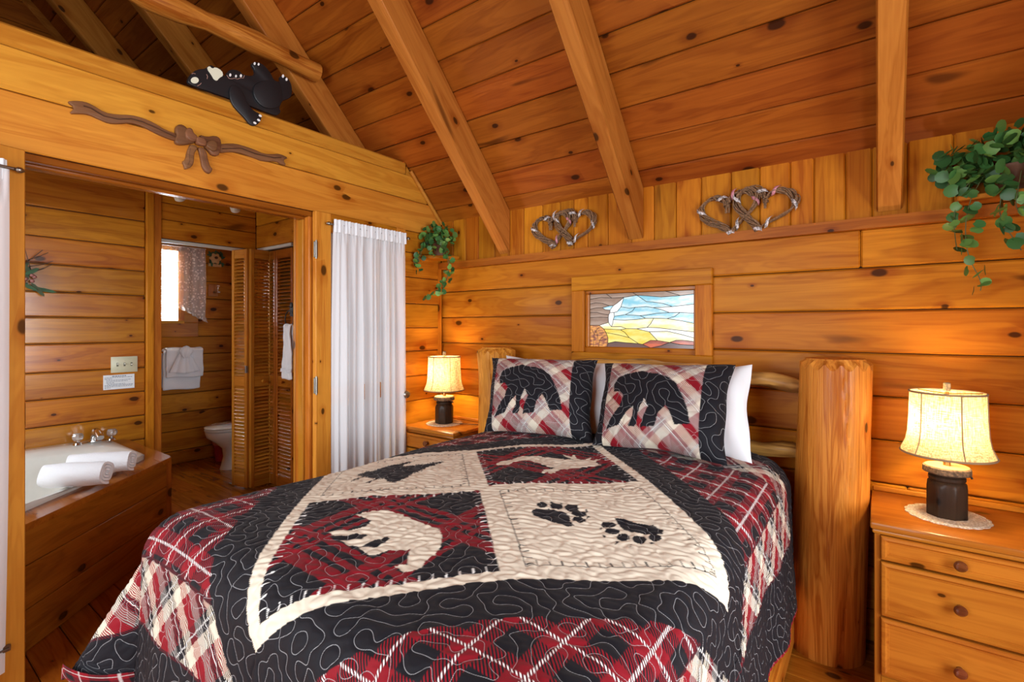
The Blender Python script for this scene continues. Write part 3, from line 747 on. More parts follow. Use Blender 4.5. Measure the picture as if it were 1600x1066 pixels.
# track spotlights on the bathroom ceiling
for k, (p, lab) in enumerate(((at(278, 301, z=2.30), 'white spotlight under the bathroom ceiling, nearer the tub wall'), (at(366, 320, z=2.30), 'white spotlight under the bathroom ceiling, nearer the closet'))):
    e = empty('spotlight', (p[0], p[1], 2.432)); tag(e, lab, 'spotlight', 'bathroom ceiling spotlights')
    lathe('mount', [(0, 0), (.045, 0), (.045, -.018), (0, -.018)], plain('spot_black', (.03, .03, .03), .4), e, 20)
    tube('arm', [(0, 0, -.018), (0, 0, -.10)], .007, chrome(), e, 8)
    lathe('can', [(.0, -.06), (.034, -.055), (.038, .05), (.033, .05), (.03, 0)], plain('spot_white', (.62, .56, .46), .4), e, 22, (0, 0, -.13), rot=(.5, .75, 0))

# switch plate, notice, dried wreath on the tub wall
YS = 4.45/4.6
sp = empty('switch_plate', (XB, 1.241, 1.09)); tag(sp, 'ivory triple light switch plate on the tub wall', 'light switch')
ivory = plain('ivory_plastic', (.62, .60, .42), .35)
box('plate', (0, -.08, -.058), (.007, .08, .058), ivory, sp, .004, 2)
for yv, s in ((-.042, 1), (0, 1), (.042, -1)):
    box('toggle_slot', (.006, yv-.006, -.013), (.0075, yv+.006, .013), plain('slot_shadow', (.16, .15, .1), .6), sp, 0)
    box('toggle', (.007, yv-.004, -.003+s*.003), (.019, yv+.004, .007+s*.003), plain('toggle_white', (.8, .78, .68), .3), sp, .002)
    for zz in (-.03, .03): lathe('screw', [(0, 0), (.003, 0), (.002, .0015), (0, .002)], ivory, sp, 8, (.007, yv, zz), rot=(0, PI/2, 0))
nt = empty('notice_card', (XB, 1.21, .965)); tag(nt, 'small white printed notice card below the light switch', 'sign')
box('card', (0, -.092, -.052), (.004, .092, .052), plain('card_white', (.82, .85, .88), .5), nt, 0)
ink = plain('ink_grey', (.22, .25, .32), .7)
for i, (a, b, h) in enumerate(((-.042, .042, .0035), (-.085, .08, .0018), (-.085, -.04, .0018), (-.075, .07, .0018), (-.075, .05, .0018), (-.075, -.03, .0018), (-.07, .035, .0018), (-.085, .082, .0025), (-.085, .08, .0018), (-.085, -.05, .0018))):
    # rows of print too small to read: broken runs
    x = a; rr = random.Random(i); V, F = [], []; z = .042-i*.0092
    while x < b:
        w = min(rr.uniform(.006, .016), b-x); q = len(V); V += [(.0045, x, z-h), (.0045, x+w, z-h), (.0045, x+w, z+h), (.0045, x, z+h)]; F.append((q, q+1, q+2, q+3)); x += w+.003
    link('print_row', me_from(V, F), ink, nt)
wr_ = empty('evergreen_swag', (XB, .72, 1.70)); tag(wr_, 'dried evergreen swag with pink buds on the tub wall, cut by the door edge', 'wreath')
for k in range(26):
    an = rnd.uniform(0, 6.28); l = rnd.uniform(.07, .15); c = (rnd.uniform(-.05, .02), rnd.uniform(-.06, .06))
    m = plain('twig_dark', (.05, .03, .02), .8) if k % 4 == 0 else (gl if k % 2 else plain('leaf_dull', (.05, .07, .03), .7, var=.3))
    ca, sa = math.cos(an), math.sin(an)
    if k % 4 == 0: tube('twig', [(.03, c[0], c[1]+.06), (.04, c[0]+ca*.06, c[1]+.06+abs(sa)*.08), (.05, c[0]+ca*.11, c[1]+.08+abs(sa)*.12)], .002, m, wr_, 5)
    else:
        q = [(c[0]+(x*.5+.5)*l*ca-yv*.012*sa, c[1]-.02+(x*.5+.5)*l*sa*.7+yv*.012*ca) for x, yv in ico_pts(8)]
        prism('sprig_leaf', q, .003, lambda p, r, t: (.02+.003*(k % 8)+t, p, r), m, wr_)
for k in range(5): lathe('bud', [(0, -.012), (.012, -.004), (.01, .008), (0, .014)], plain('bud_pink', (.35, .14, .12), .7), wr_, 10, (.05, rnd.uniform(-.04, .05), rnd.uniform(-.05, 0)))

# ------------------------------------------------------------------ corner tub
TZ = .545
tu = empty('corner_tub', (-3.7, .4, 0)); tag(tu, 'white corner bathtub set in a varnished pine surround', 'bathtub')
TO = (-3.7, .4)
def tl_(p): return (p[0]-TO[0], p[1]-TO[1])
outer = [(-4.44, 1.25), (-3.59, 1.25), (-2.757, .375), (-2.757, -.73), (-4.44, -.73)]
rim = [(-4.44, 1.135), (-3.66, 1.135), (-2.86, .30), (-2.86, -.62), (-4.44, -.62)]
basin = smooth_poly([(-4.22, .98), (-3.80, 1.09), (-3.52, .96), (-3.05, .45), (-2.95, .0), (-3.05, -.45), (-4.0, -.5), (-4.25, .0)], 3)
rimr = []
cc = Vector((-3.68, .30))
def star(poly, n=120):
    """resample a star-shaped outline by angle around cc"""
    out = []
    P = [Vector(p)-cc for p in poly]; m = len(P)
    for k in range(n):
        a = 2*PI*k/n; d = Vector((math.cos(a), math.sin(a))); best = None
        for i in range(m):
            p, q = P[i], P[(i+1) % m]; e = q-p; den = d.x*e.y-d.y*e.x
            if abs(den) < 1e-9: continue
            t = (p.x*e.y-p.y*e.x)/den; s = (p.x*d.y-p.y*d.x)/den
            if t > 0 and -1e-6 <= s <= 1+1e-6 and (best is None or t > best): best = t
        out.append(cc+d*best)
    return out
rr_ = []
for i, p in enumerate(rim):    # round the rim's corners
    a, b = Vector(rim[i-1]), Vector(rim[(i+1) % 5]); p = Vector(p); ra = .06
    da, db = (a-p).normalized(), (b-p).normalized()
    for s in np.linspace(0, 1, 6): rr_.append(tuple((p+da*ra)*(1-s)**2+p*2*s*(1-s)+(p+db*ra)*s*s))
S_r, S_b = star(rr_), star(basin); N = 120
rings = [(S_r, TZ), (S_r, TZ+.02), ([cc+(p-cc)*.985 for p in S_r], TZ+.028), ([q+(p-q).normalized()*.045 for p, q in zip(S_r, S_b)], TZ+.026), ([q+(p-q).normalized()*.03 for p, q in zip(S_r, S_b)], TZ+.012),
         ([q+(p-q).normalized()*.012 for p, q in zip(S_r, S_b)], TZ+.008), (S_b, TZ-.01), ([cc+(p-cc)*.93 for p in S_b], TZ-.16), ([cc+(p-cc)*.84 for p in S_b], TZ-.34), ([cc+(p-cc)*.6 for p in S_b], TZ-.41), ([cc+(p-cc)*.05 for p in S_b], TZ-.42)]
V, F = [], []
for P, z in rings:
    for p in P: V.append((p[0]-TO[0], p[1]-TO[1], z))
for i in range(len(rings)-1):
    for k in range(N): F.append((i*N+k, i*N+(k+1) % N, (i+1)*N+(k+1) % N, (i+1)*N+k))
link('tub_shell', me_from(V, F), acrylic(), tu, smooth=50)
# wooden deck: outer ring around the rim
So = star(outer); Si = star([tuple(cc+(Vector(p)-cc)*.97) for p in rr_])
V = []; F = []
for P, z in ((So, TZ-.03), (So, TZ-.003), ([cc+(p-cc)*.997 for p in So], TZ), (Si, TZ), (Si, TZ-.03)):
    for p in P: V.append((p[0]-TO[0], p[1]-TO[1], z))
for i in range(4):
    for k in range(N): F.append((i*N+k, i*N+(k+1) % N, (i+1)*N+(k+1) % N, (i+1)*N+k))
link('deck_board', me_from(V, F), pineD('x'), tu, smooth=30)
def panel_run(p, q, zs, inset=.012):
    a, b = Vector(p), Vector(q); L = (b-a).length; an = math.atan2(b.y-a.y, b.x-a.x)
    nrm = Vector((-(b-a).y, (b-a).x)).normalized()
    if (cc-a).dot(nrm) < 0: nrm = -nrm
    for i in range(len(zs)-1):
        bm = bmesh.new(); box_bm(bm, (-L/2, -.009, zs[i]+.001), (L/2, .009, zs[i+1]-.001), .004)
        m = (a+b)/2+nrm*(inset+.01); me = from_bm(bm); zc = (zs[i]+zs[i+1])/2; me.transform(Matrix.Translation((0, 0, -zc)))
        link('surround_board', me, pineD('x'), tu, (m.x-TO[0], m.y-TO[1], zc), (0, 0, an))
panel_run((-3.60, 1.245), (-2.76, .372), [0, .175, .36, TZ-.03]); panel_run((-4.44, 1.25), (-3.6, 1.25), [0, .175, .36, TZ-.03])
box('corner_strip', (-3.632-TO[0], 1.213-TO[1], 0), (-3.592-TO[0], 1.248-TO[1], TZ-.03), pineD('z'), tu, .006)
fa = empty('tub_faucet', (-4.33, 1.043, TZ+.027)); tag(fa, 'chrome tub faucet with two clear knob handles', 'faucet')
box('spout_base', (-.03, -.035, 0), (.03, .035, .02), chrome(), fa, .008, 2)
V, F = [], []
pr = [(0, 0, .01), (0, 0, .05), (.03, 0, .075), (.08, 0, .07), (.12, 0, .045)]
tube('spout', pr, [.028, .027, .026, .024, .02], chrome(), fa, 14)
clear = NT('clear_acrylic'); clear.set(color=(.9, .92, .93), rough=.05, trans=.75); MATS['clear_acrylic'] = clear.m
for yv in (-.092, .092):
    h = lathe('handle_base', [(.0, 0), (.026, 0), (.022, .012), (.012, .018), (.011, .028), (0, .028)], chrome(), fa, 18, (0, yv, 0))
    lathe('handle_knob', [(.0, .026), (.02, .028), (.03, .045), (.03, .06), (.022, .075), (0, .078)], clear.m, h, 10, smooth=20, mod=lambda a, z: 1+.07*math.cos(a*5))
# rolled towels lying over the front rim
def rolled(name, c, ang_, L, R, label, tilt=0.0):
    e = empty(name, c, ang_); tag(e, label, 'towel', 'rolled bath towels on the tub')
    prof = []; turns = 3.6; n = 110; th = R/turns*.86
    o_, i_ = [], []
    for k in range(n+1):
        a = k/n*turns*2*PI; r = .006+(R-.006)*k/n
        o_.append((r*math.cos(a+1.0), r*math.sin(a+1.0))); i_.append(((r-min(th, r*.7)*.8)*math.cos(a+1.0), (r-min(th, r*.7)*.8)*math.sin(a+1.0)))
    ring = o_+i_[::-1]; V, F = [], []; m = 16; q = len(ring)
    for j in range(m+1):
        x = (j/m-.5)*L; s = 1-.06*abs(2*j/m-1)**4
        for (p, z) in ring:
            nz = mnoise.noise((x*9, p*14, z*14))*.006
            V.append((x+(.003*math.sin(math.atan2(z, p)*3+R*90) if j in (0, m) else 0), (p+nz)*s, max((z+nz)*s*.93, -R*.93)+R*.93))
    for j in range(m):
        for k in range(q): F.append((j*q+k, j*q+(k+1) % q, (j+1)*q+(k+1) % q, (j+1)*q+k))
    for j in (0, m):
        for k in range(n): 
            f = (j*q+k, j*q+k+1, j*q+q-2-k, j*q+q-1-k); F.append(f if j else f[::-1])
    o = link('roll', me_from(V, F), terry(), e, smooth=60)
    e.rotation_euler = (0, tilt, ang_)
    return e
rolled('rolled_towel', (-3.185, .70, TZ+.03), math.radians(45), .27, .068, 'rolled white bath towel, the front one on the tub rim', -.03)
rolled('rolled_towel', (-3.37, .845, TZ+.03), math.radians(48), .29, .064, 'rolled white bath towel lying behind the front one on the tub', -.03)

# ------------------------------------------------------------------ log bed
BX, BYC = -1.06, 1.28                 # bed centre line, centre of the quilt's diamond
ZT = .80                              # top of the quilt along the middle
bed = empty('log_bed', (BX, 1.5, 0)); tag(bed, 'heavy peeled log bed with two thick posts against the wall', 'bed')
BO = Vector((BX, 1.5, 0))
def post(name, x, y, r0, r1, h, lean, seedv, flare=0):
    n, m = 96, 40; V, F = [], []
    for j in range(m+1):
        t = j/m; z = (h-.012)*t
        for k in range(n):
            a = 2*PI*k/n
            r = (r0+(r1-r0)*t)*(1+.012*mnoise.noise((math.cos(a)*2, math.sin(a)*2, z*2.5+seedv))+.008*mnoise.noise((math.cos(a)*6, math.sin(a)*6, z*7+seedv))) + flare*max(0, t-.8)**2
            r -= .006*math.exp(-((a-(5.1+.25*math.sin(z*3)))/.03)**2)          # drying check
            V.append((lean*t+r*math.cos(a), r*math.sin(a), z))
    # hewn chamfer: scalloped edge then a flat head
    for (s, dz) in ((.84, .024), (.825, .030), (.02, .031)):
        for k in range(n):
            a = 2*PI*k/n; sc = abs(math.sin(a*5.5)) if s > .9 else 1
            r = r1*s; V.append((lean+r*math.cos(a), r*math.sin(a), h+dz))
    for k in range(n): # scallop: pull the top ring of the trunk
        a = 2*PI*k/n; i = m*n+k; v = V[i]; V[i] = (v[0], v[1], v[2]-.004+.030*(1-abs(math.sin(a*7))))
    for j in range(m+3):
        for k in range(n): F.append((j*n+k, j*n+(k+1) % n, (j+1)*n+(k+1) % n, (j+1)*n+k))
    F.append(tuple((m+3)*n+k for k in range(n))); F.append(tuple(reversed(range(n))))
    return link(name, me_from(V, F), logM('z'), bed, (x-BO.x, y-BO.y, 0), smooth=24)
post('bed_post', -.180, 2.495, .140, .130, 1.20, .035, 1)
post('bed_post', -1.965, 2.495, .125, .108, 1.205, .0, 9, flare=.4)
bark = wood('log_bark', 'x', (.64, .34, .085), (.16, .065, .016), rough=.45, coat=.05, contrast=1.7, streak=12)
def raillog(z0, z1, r, seedv):
    pth = [(-1.88+i*(1.66)/40, 2.50, z0+(z1-z0)*math.sin(PI*i/40)+.006*math.sin(i*.9+seedv)) for i in range(41)]
    V, F = [], []; n = 16
    rad = [r*(.55 if i in (0, 40) else .78 if i in (1, 39) else 1)*(1+.1*mnoise.noise((i*.5, seedv, 0))) for i in range(41)]
    V, F = tube_vf(pth, rad, n); V = [(v[0]-BO.x, v[1]-BO.y, v[2]+.006*mnoise.noise((v[0]*9, v[1]*40, v[2]*40))) for v in V]
    return link('headboard_log', me_from(V, F), bark, bed, smooth=50)
raillog(1.10, 1.158, .034, 1); raillog(.812, .812, .034, 5)
box('headboard_panel', (-1.84-BO.x, 2.545-BO.y, .1), (-.33-BO.x, 2.575-BO.y, .66), pineD('x'), bed, .004)
for xx in (-1.835, -.385): box('panel_trim', (xx-BO.x, 2.53-BO.y, .1), (xx+.05-BO.x, 2.545-BO.y, .66), pineN('z'), bed, .003)
for sx, nm in ((-.315, 'side_rail'), (-1.805, 'side_rail')):
    box(nm, (sx-.018-BO.x, .60-BO.y, .10), (sx+.018-BO.x, 2.42-BO.y, .36), pineN('y'), bed, .004)
    s = 1 if sx > -1 else -1
    box('rail_cap', (sx+s*.018-BO.x-.012, .60-BO.y, .02), (sx+s*.018-BO.x+.012, 2.42-BO.y, .12), pineN('y'), bed, .005)
box('foot_rail', (-1.82-BO.x, .575-BO.y, .02), (-.30-BO.x, .605-BO.y, .36), pineN('x'), bed, .004)
box('foot_post', (-1.83-BO.x, .56-BO.y, 0), (-1.76-BO.x, .62-BO.y, .38), pineN('z'), bed, .006); box('foot_post', (-.36-BO.x, .56-BO.y, 0), (-.29-BO.x, .62-BO.y, .38), pineN('z'), bed, .006)
bs = box('box_spring', (-1.78, .62, .365), (-.34, 2.42, .53), plain('ticking', (.7, .7, .68), .9, bump=(40, .1, .003)), None, .02, 2); tag(bs, 'pale box spring hidden beneath the quilt on the log bed', 'box spring')
mt = box('mattress', (-1.79, .585, .532), (-.33, 2.43, .765), linen_white(), None, .06, 4); tag(mt, 'mattress in a white fitted sheet showing at the right of the pillows', 'mattress')

# ------------------------------------------------------------------ quilt: one dense cloth draped over the mattress
QA, QF, QH, QS = .765, .755, 1.10, 1.235        # half width, foot edge, head end, half size of the cloth
QR = .115
def drape_xyz(s, t):
    """cloth coordinates (metres from the diamond's centre) -> place"""
    a0, b0 = QA-QR, QF-QR
    ds = np.maximum(np.abs(s)-a0, 0); dt = np.maximum(-t-b0, 0)
    r = np.hypot(ds, dt); th = np.arctan2(dt, ds+1e-9)
    r = np.where((ds > 0) & (dt > 0) & (r > .5), .5+(r-.5)*.3, r)      # rounded corner of the cloth
    ss = np.sign(s)
    arc = QR*PI/2
    ph = np.clip(r/QR, 0, PI/2); ext = np.maximum(r-arc, 0)
    # where side and foot meet the spare cloth stands out as a fold
    corner = np.exp(-((th-PI/4)/.34)**2)*(ds > 0)*(dt > 0)
    flare = .09+.44*corner-.16*np.exp(-((th-1.15)/.2)**2)*(dt > 0)*(ds > 0)-.10*np.exp(-((th-.42)/.2)**2)*(dt > 0)*(ds > 0)
    flare = np.clip(flare, -.1, .6)
    along = np.where(ds > dt, t, s)
    wav = np.minimum(ext/.3, 1)*(.012*np.sin(along*9+1.2*ss)+.007*np.sin(along*21+ss))*(1-corner)
    out = QR*np.sin(ph)+ext*flare+wav; drop = QR*(1-np.cos(ph))+ext*np.sqrt(np.maximum(1-flare**2, .2))
    cx = np.clip(s, -a0, a0); cy = np.maximum(t, -b0)
    x = cx+ss*out*np.where(r > 0, np.cos(th), 0); y = cy-out*np.where(r > 0, np.sin(th), 0)
    crown = .018*(1-(cx/a0)**2)*(1-np.clip(-cy/b0, 0, 1)**4)-.012*np.clip((np.abs(cx)/a0), 0, 1)**4
    soft = .005*np.sin(s*5.3+1)*np.cos(t*4.1)+.004*np.sin(s*11+t*7)
    z = ZT+crown+soft*(r < .3)-drop
    z = np.where((t > .74), z+.02*np.clip((t-.74)/.2, 0, 1)*(1-np.clip((np.abs(s)-.55)/.2, 0, 1)), z)
    return np.stack([BX+x, BYC+y, z], -1)
rs = np.random.RandomState(4)
def wavefield(s, t, lam, n=26, seed=4, sq=1.0):
    q = np.random.RandomState(seed); f = np.zeros_like(s); gs = np.zeros_like(s); gt = np.zeros_like(s)
    for _ in range(n):
        a = q.uniform(0, 2*PI); k = 2*PI/lam*q.uniform(.8, 1.2); p = q.uniform(0, 2*PI); ks, kt = k*np.cos(a), k*np.sin(a)*sq
        ar = ks*s+kt*t+p; f += np.sin(ar); c = np.cos(ar); gs += ks*c; gt += kt*c
    return f, np.sqrt(gs*gs+gt*gt)+1e-6
def inpoly(px_, py_, poly):
    r = np.zeros(px_.shape, bool); n = len(poly); j = n-1
    P = np.array(poly); lo, hi = P.min(0), P.max(0)
    box_ = (px_ >= lo[0]) & (px_ <= hi[0]) & (py_ >= lo[1]) & (py_ <= hi[1])
    idx = np.nonzero(box_); x, y = px_[idx], py_[idx]; q = np.zeros(x.shape, bool)
    for i in range(n):
        xi, yi = poly[i]; xj, yj = poly[j]
        c = ((yi > y) != (yj > y)) & (x < (xj-xi)*(y-yi)/(yj-yi+1e-12)+xi); q ^= c; j = i
    r[idx] = q; return r
def quilt_pts(pts, ox, oy, sc, z=.812):      # outlines measured on the top of the bed
    return [(lambda p: (p[0]-BX, p[1]-BYC))(at(ox+x/sc, oy+y/sc, z=z)) for x, y in pts]
BEAR = quilt_pts([(615,405),(650,395),(700,385),(770,382),(830,395),(900,425),(970,450),(1020,465),(1037,500),(1030,550),(1000,585),(960,605),(935,640),(890,655),(850,655),(810,630),(830,622),(870,625),(870,590),(882,555),(830,560),(770,560),(720,578),(680,580),(625,550),(660,545),(710,548),(750,530),(780,510),(770,500),(700,520),(640,545),(580,543),(540,520),(575,518),(640,515),(675,495),(620,490),(560,500),(510,500),(475,480),(520,478),(600,472),(660,460),(695,430),(665,420)], 360, 680, 3.136)
TREE = quilt_pts([(450,365),(500,355),(590,315),(640,330),(740,295),(850,270),(960,255),(1060,235),(1190,228),(1130,250),(1050,265),(1040,290),(1180,285),(1300,270),(1460,245),(1565,232),(1480,270),(1350,312),(1270,360),(1150,410),(1080,462),(1000,505),(920,530),(850,512),(800,462),(720,460),(605,522),(555,515),(700,463),(610,430),(555,408),(405,462),(385,450),(530,400),(480,380)], 500, 690, 8)
MOOSE = quilt_pts([(105,155),(130,140),(175,135),(230,118),(290,113),(350,118),(420,120),(500,126),(465,115),(430,97),(480,110),(490,97),(505,116),(540,123),(578,110),(570,124),(625,118),(592,135),(628,148),(575,156),(530,162),(470,172),(425,178),(375,208),(365,196),(330,205),(345,185),(400,172),(360,165),(300,146),(250,136),(200,146),(160,161),(120,160)], 740, 680, 3.136)
PAD1 = quilt_pts([(283,395),(310,380),(370,375),(440,385),(470,395),(475,425),(495,440),(455,450),(400,435),(340,425),(290,410)], 740, 680, 3.136)
PAD2 = quilt_pts([(690,395),(740,398),(800,415),(880,420),(930,440),(925,455),(860,460),(800,455),(740,445),(710,425)], 740, 680, 3.136)
TOES = []
for cx_, cy_, rx_, ry_ in ((335,360,26,14),(405,360,33,14),(480,362,36,17),(515,385,40,14),(518,412,34,13),(680,452,38,14),(660,425,40,12),(732,475,33,16),(812,482,34,17),(888,472,32,15)):
    TOES.append(quilt_pts([(cx_+rx_*a, cy_+ry_*b) for a, b in ico_pts(14)], 740, 680, 3.136))
for tri_ in (((370,345),(395,343),(388,352)),((425,342),(440,345),(428,352)),((498,346),(518,348),(490,358)),((550,362),(563,372),(548,380)),((560,388),(572,398),(552,404)),
             ((632,470),(648,476),(640,488)),((695,492),(720,496),(694,512)),((766,506),(778,498),(768,518)),((862,494),(886,490),(866,506)),((618,440),(634,436),(622,450))):
    TOES.append(quilt_pts(tri_, 740, 680, 3.136))
C_CREAM, C_BLACK, C_RED, C_WHITE = srgb(222, 210, 190), srgb(21, 20, 26), srgb(130, 15, 29), srgb(238, 236, 232)
C_GREY = srgb(178, 172, 166); C_DRED = srgb(92, 16, 28)
def gingham(p, q, per, cols):
    """cols: function of two band indices -> (colour, colour) for twill"""
def band(x, per): return np.abs((x/per) % 1.0-.5)*2     # 1 on the line, 0 between
def plaid(s, t):
    per = .122
    bs_, bt_ = band(s+.004, per), band(t+.02, per)
    rs_, rt_ = bs_ > .48, bt_ > .48
    c1 = np.empty(s.shape+(3,)); c2 = np.empty_like(c1)
    c1[:] = C_BLACK; c2[:] = C_BLACK
    both = rs_ & rt_; one = rs_ ^ rt_
    c1[both] = C_RED; c2[both] = C_RED; c1[one] = C_RED; c2[one] = C_BLACK
    ln_ = (bs_ > .945) | (bt_ > .945); c1[ln_] = C_WHITE; c2[ln_] = C_DRED
    return c1, c2
def argyle(s, t, per=.15, sh=(0, 0), ink=None):
    p, q = (s+t+sh[0])/1.4142, (s-t+sh[1])/1.4142
    bp, bq = (p/per) % 1.0, (q/per) % 1.0
    kp = np.floor(bp*4).astype(int); kq = np.floor(bq*4).astype(int)      # 0 cream 1 red 2 grey 3 red/black
    dim = np.array(C_GREY)*.62
    pal = np.array([np.array(C_CREAM)*.86, C_RED, dim, C_BLACK])
    pal2 = np.array([np.array(C_CREAM)*.86, C_RED, np.array(C_RED)*.75, C_BLACK])
    if ink is not None: pal[3] = ink; pal2[3] = ink; pal[2] = np.array(C_GREY)*.8
    c1 = pal[kp]; c2 = pal2[kq]
    ln_ = (np.abs(bp-.885) < .016) | (np.abs(bq-.885) < .016)
    c1 = np.where(ln_[..., None], np.array(C_WHITE), c1); c2 = np.where(ln_[..., None], np.array(C_BLACK), c2)
    return c1, c2
def quilt_colour(s, t):
    a, b = (s+t)/1.41421, (t-s)/1.41421
    m = np.maximum(np.abs(a), np.abs(b)); H = .588
    e = np.maximum(np.abs(s), np.abs(t))
    c1, c2 = plaid(s, t)
    g1, g2 = argyle(s, t)
    k = (e > .80) & (e < .985); c1[k] = g1[k]; c2[k] = g2[k]
    k = e >= .985; c1[k] = C_BLACK; c2[k] = C_BLACK
    k = (np.abs(e-.985) < .004) | (np.abs(e-.80) < .004); c1[k] = C_DRED; c2[k] = C_BLACK
    k = e > QS-.009; c1[k] = C_RED; c2[k] = C_RED
    k = (m < .72) & (e < .985); c1[k] = C_BLACK; c2[k] = C_BLACK
    k = m < H; c1[k] = C_CREAM; c2[k] = C_CREAM
    redb = (np.sign(a) == np.sign(b)) & (np.abs(a) > .017) & (np.abs(b) > .017) & (m < H-.037)
    # red blocks: broad black fields crossed by groups of red bands
    per = .30
    gs_, gt_ = (s/per+.22) % 1, (t/per+.68) % 1
    def grp(g): return ((g > .52) & (g < .67)) | ((g > .73) & (g < .79)) | ((g > .86) & (g < .93))
    rr1, rr2 = grp(gs_), grp(gt_)
    cb = np.where((rr1 | rr2)[..., None], np.array(C_RED)*.78, np.array(C_BLACK)); cb = np.where((rr1 & rr2)[..., None], np.array(C_RED), cb)
    c1[redb] = cb[redb]; c2[redb] = cb[redb]
    # blanket stitch along every block
    for A0, A1, B0, B1, col in ((-H+.037, -.017, -H+.037, -.017, C_WHITE), (.017, H-.037, .017, H-.037, C_WHITE), (-H+.055, -.045, .045, H-.055, C_BLACK), (.045, H-.055, -H+.055, -.045, C_BLACK)):
        ins = (a > A0) & (a < A1) & (b > B0) & (b < B1)
        da = np.minimum(a-A0, A1-a); db = np.minimum(b-B0, B1-b)
        tick = ins & (((da < .022) & (np.abs((b/.03) % 1-.5) < .05)) | ((db < .022) & (np.abs((a/.03) % 1-.5) < .05)))
        if col is C_BLACK: tick |= ins & (np.minimum(da, db) < .0025)
        c1[tick] = col; c2[tick] = col
    jag = .006*np.sin(s*410)*np.sin(t*380)+.004*np.sin(s*800+t*300)
    for poly, col, j in [(BEAR, C_CREAM, 0), (MOOSE, C_CREAM, 0), (TREE, C_BLACK, 1), (PAD1, C_BLACK, 0), (PAD2, C_BLACK, 0)]+[(q, C_BLACK, 0) for q in TOES]:
        k = inpoly(s+jag*j, t-jag*j, poly); c1[k] = col; c2[k] = col
    return c1, c2
def grid_mesh(name, P, S, T, c1, c2, stitch, wrap_uv=1.0):
    ny, nx = S.shape; me = bpy.data.meshes.new(name); nv = nx*ny; me.vertices.add(nv)
    me.vertices.foreach_set('co', P.reshape(-1).astype(np.float32))
    i = (np.arange(ny-1)[:, None]*nx+np.arange(nx-1)[None, :]).reshape(-1)
    q = np.stack([i, i+1, i+nx+1, i+nx], -1); nf = len(i)
    me.loops.add(nf*4); me.loops.foreach_set('vertex_index', q.reshape(-1).astype(np.int32))
    me.polygons.add(nf); me.polygons.foreach_set('loop_start', (np.arange(nf)*4).astype(np.int32))
    me.polygons.foreach_set('use_smooth', np.ones(nf, bool))
    me.update(calc_edges=True)
    for nm, c in (('Cd', c1), ('Cd2', c2)):
        at_ = me.attributes.new(nm, 'FLOAT_COLOR', 'POINT'); at_.data.foreach_set('color', np.concatenate([c.reshape(-1, 3), np.ones((nv, 1))], 1).astype(np.float32).reshape(-1))
    at_ = me.attributes.new('stitch', 'FLOAT', 'POINT'); at_.data.foreach_set('value', stitch.reshape(-1).astype(np.float32))
    at_ = me.attributes.new('cloth', 'FLOAT_VECTOR', 'POINT'); at_.data.foreach_set('vector', np.stack([S, T, S*0], -1).reshape(-1).astype(np.float32))
    me.validate(); return me
def quilt_mat():
    if 'quilt' in MATS: return MATS['quilt']
    t = NT('quilt_cotton')
    A = lambda n: t.n('ShaderNodeAttribute', attribute_name=n)
    c1, c2, st, uv = A('Cd'), A('Cd2'), A('stitch'), A('cloth')
    sp_ = t.n('ShaderNodeSeparateXYZ'); t.l(uv.outputs['Vector'], sp_.inputs[0])
    w = t.math('FRACT', t.math('MULTIPLY', t.math('ADD', sp_.outputs[0], sp_.outputs[1]), 1/.0085))
    c = t.mix(t.math('GREATER_THAN', w, .5), c1.outputs['Color'], c2.outputs['Color'])
    thr = t.math('LESS_THAN', t.math('ABSOLUTE', st.outputs['Fac']), .0008)
    gap = t.math('GREATER_THAN', t.math('FRACT', t.math('MULTIPLY', t.math('SUBTRACT', sp_.outputs[0], sp_.outputs[1]), 1/.0035)), .25)
    hsv = t.n('ShaderNodeSeparateColor', mode='HSV'); t.l(c, hsv.inputs[0])
    dk = t.math('LESS_THAN', hsv.outputs[2], .5)
    c = t.mix(t.math('MULTIPLY', t.math('MULTIPLY', t.math('MULTIPLY', thr, gap), dk), .42), c, (.62, .62, .64))
    nz = t.noise(uv.outputs['Vector'], 260, 2)
    t.set(color=c, rough=.7, spec=.16, sheen=.04); t.bump(nz, .12, .002); MATS['quilt'] = t.m; return t.m
def puff(s, t, lam, seed):
    f, g = wavefield(s, t, lam, 26, seed); sd = f/g
    h = 1-np.exp(-(sd/.006)**2); return sd, h
def axis_steps(a, b, fn):
    o = [a]
    while o[-1] < b: o.append(o[-1]+fn(o[-1]))
    o[-1] = b; return np.array(o)
sx_ = axis_steps(-QS, QS, lambda v: .0034 if abs(v) < 1.0 else .0042)
ty_ = axis_steps(-QS, QH, lambda v: .0028+.0016*max(0, min(1, (v+.9)/1.8)))
S, T = np.meshgrid(sx_, ty_)
P = drape_xyz(S, T)
du = np.gradient(P, axis=1); dv = np.gradient(P, axis=0); Nn = np.cross(du, dv); Nn /= np.linalg.norm(Nn, axis=-1, keepdims=True)+1e-9
sd, hh = puff(S, T, .053, 11)
wr1, _ = wavefield(S*.55+T*.2, T*1.5-S*.6, .030, 14, 5)
a_, b_ = (S+T)/1.41421, (T-S)/1.41421
inner = np.maximum(np.abs(a_), np.abs(b_)) < .588
P = P+Nn*(hh*.0025+np.where(inner, .00055, .0003)*wr1/2.6)[..., None]
q1, q2 = quilt_colour(S, T)
qo = link('quilt', grid_mesh('quilt', P, S, T, q1, q2, sd), quilt_mat())
tag(qo, 'black and red plaid quilt with bear, moose, tree and paw print blocks', 'quilt')
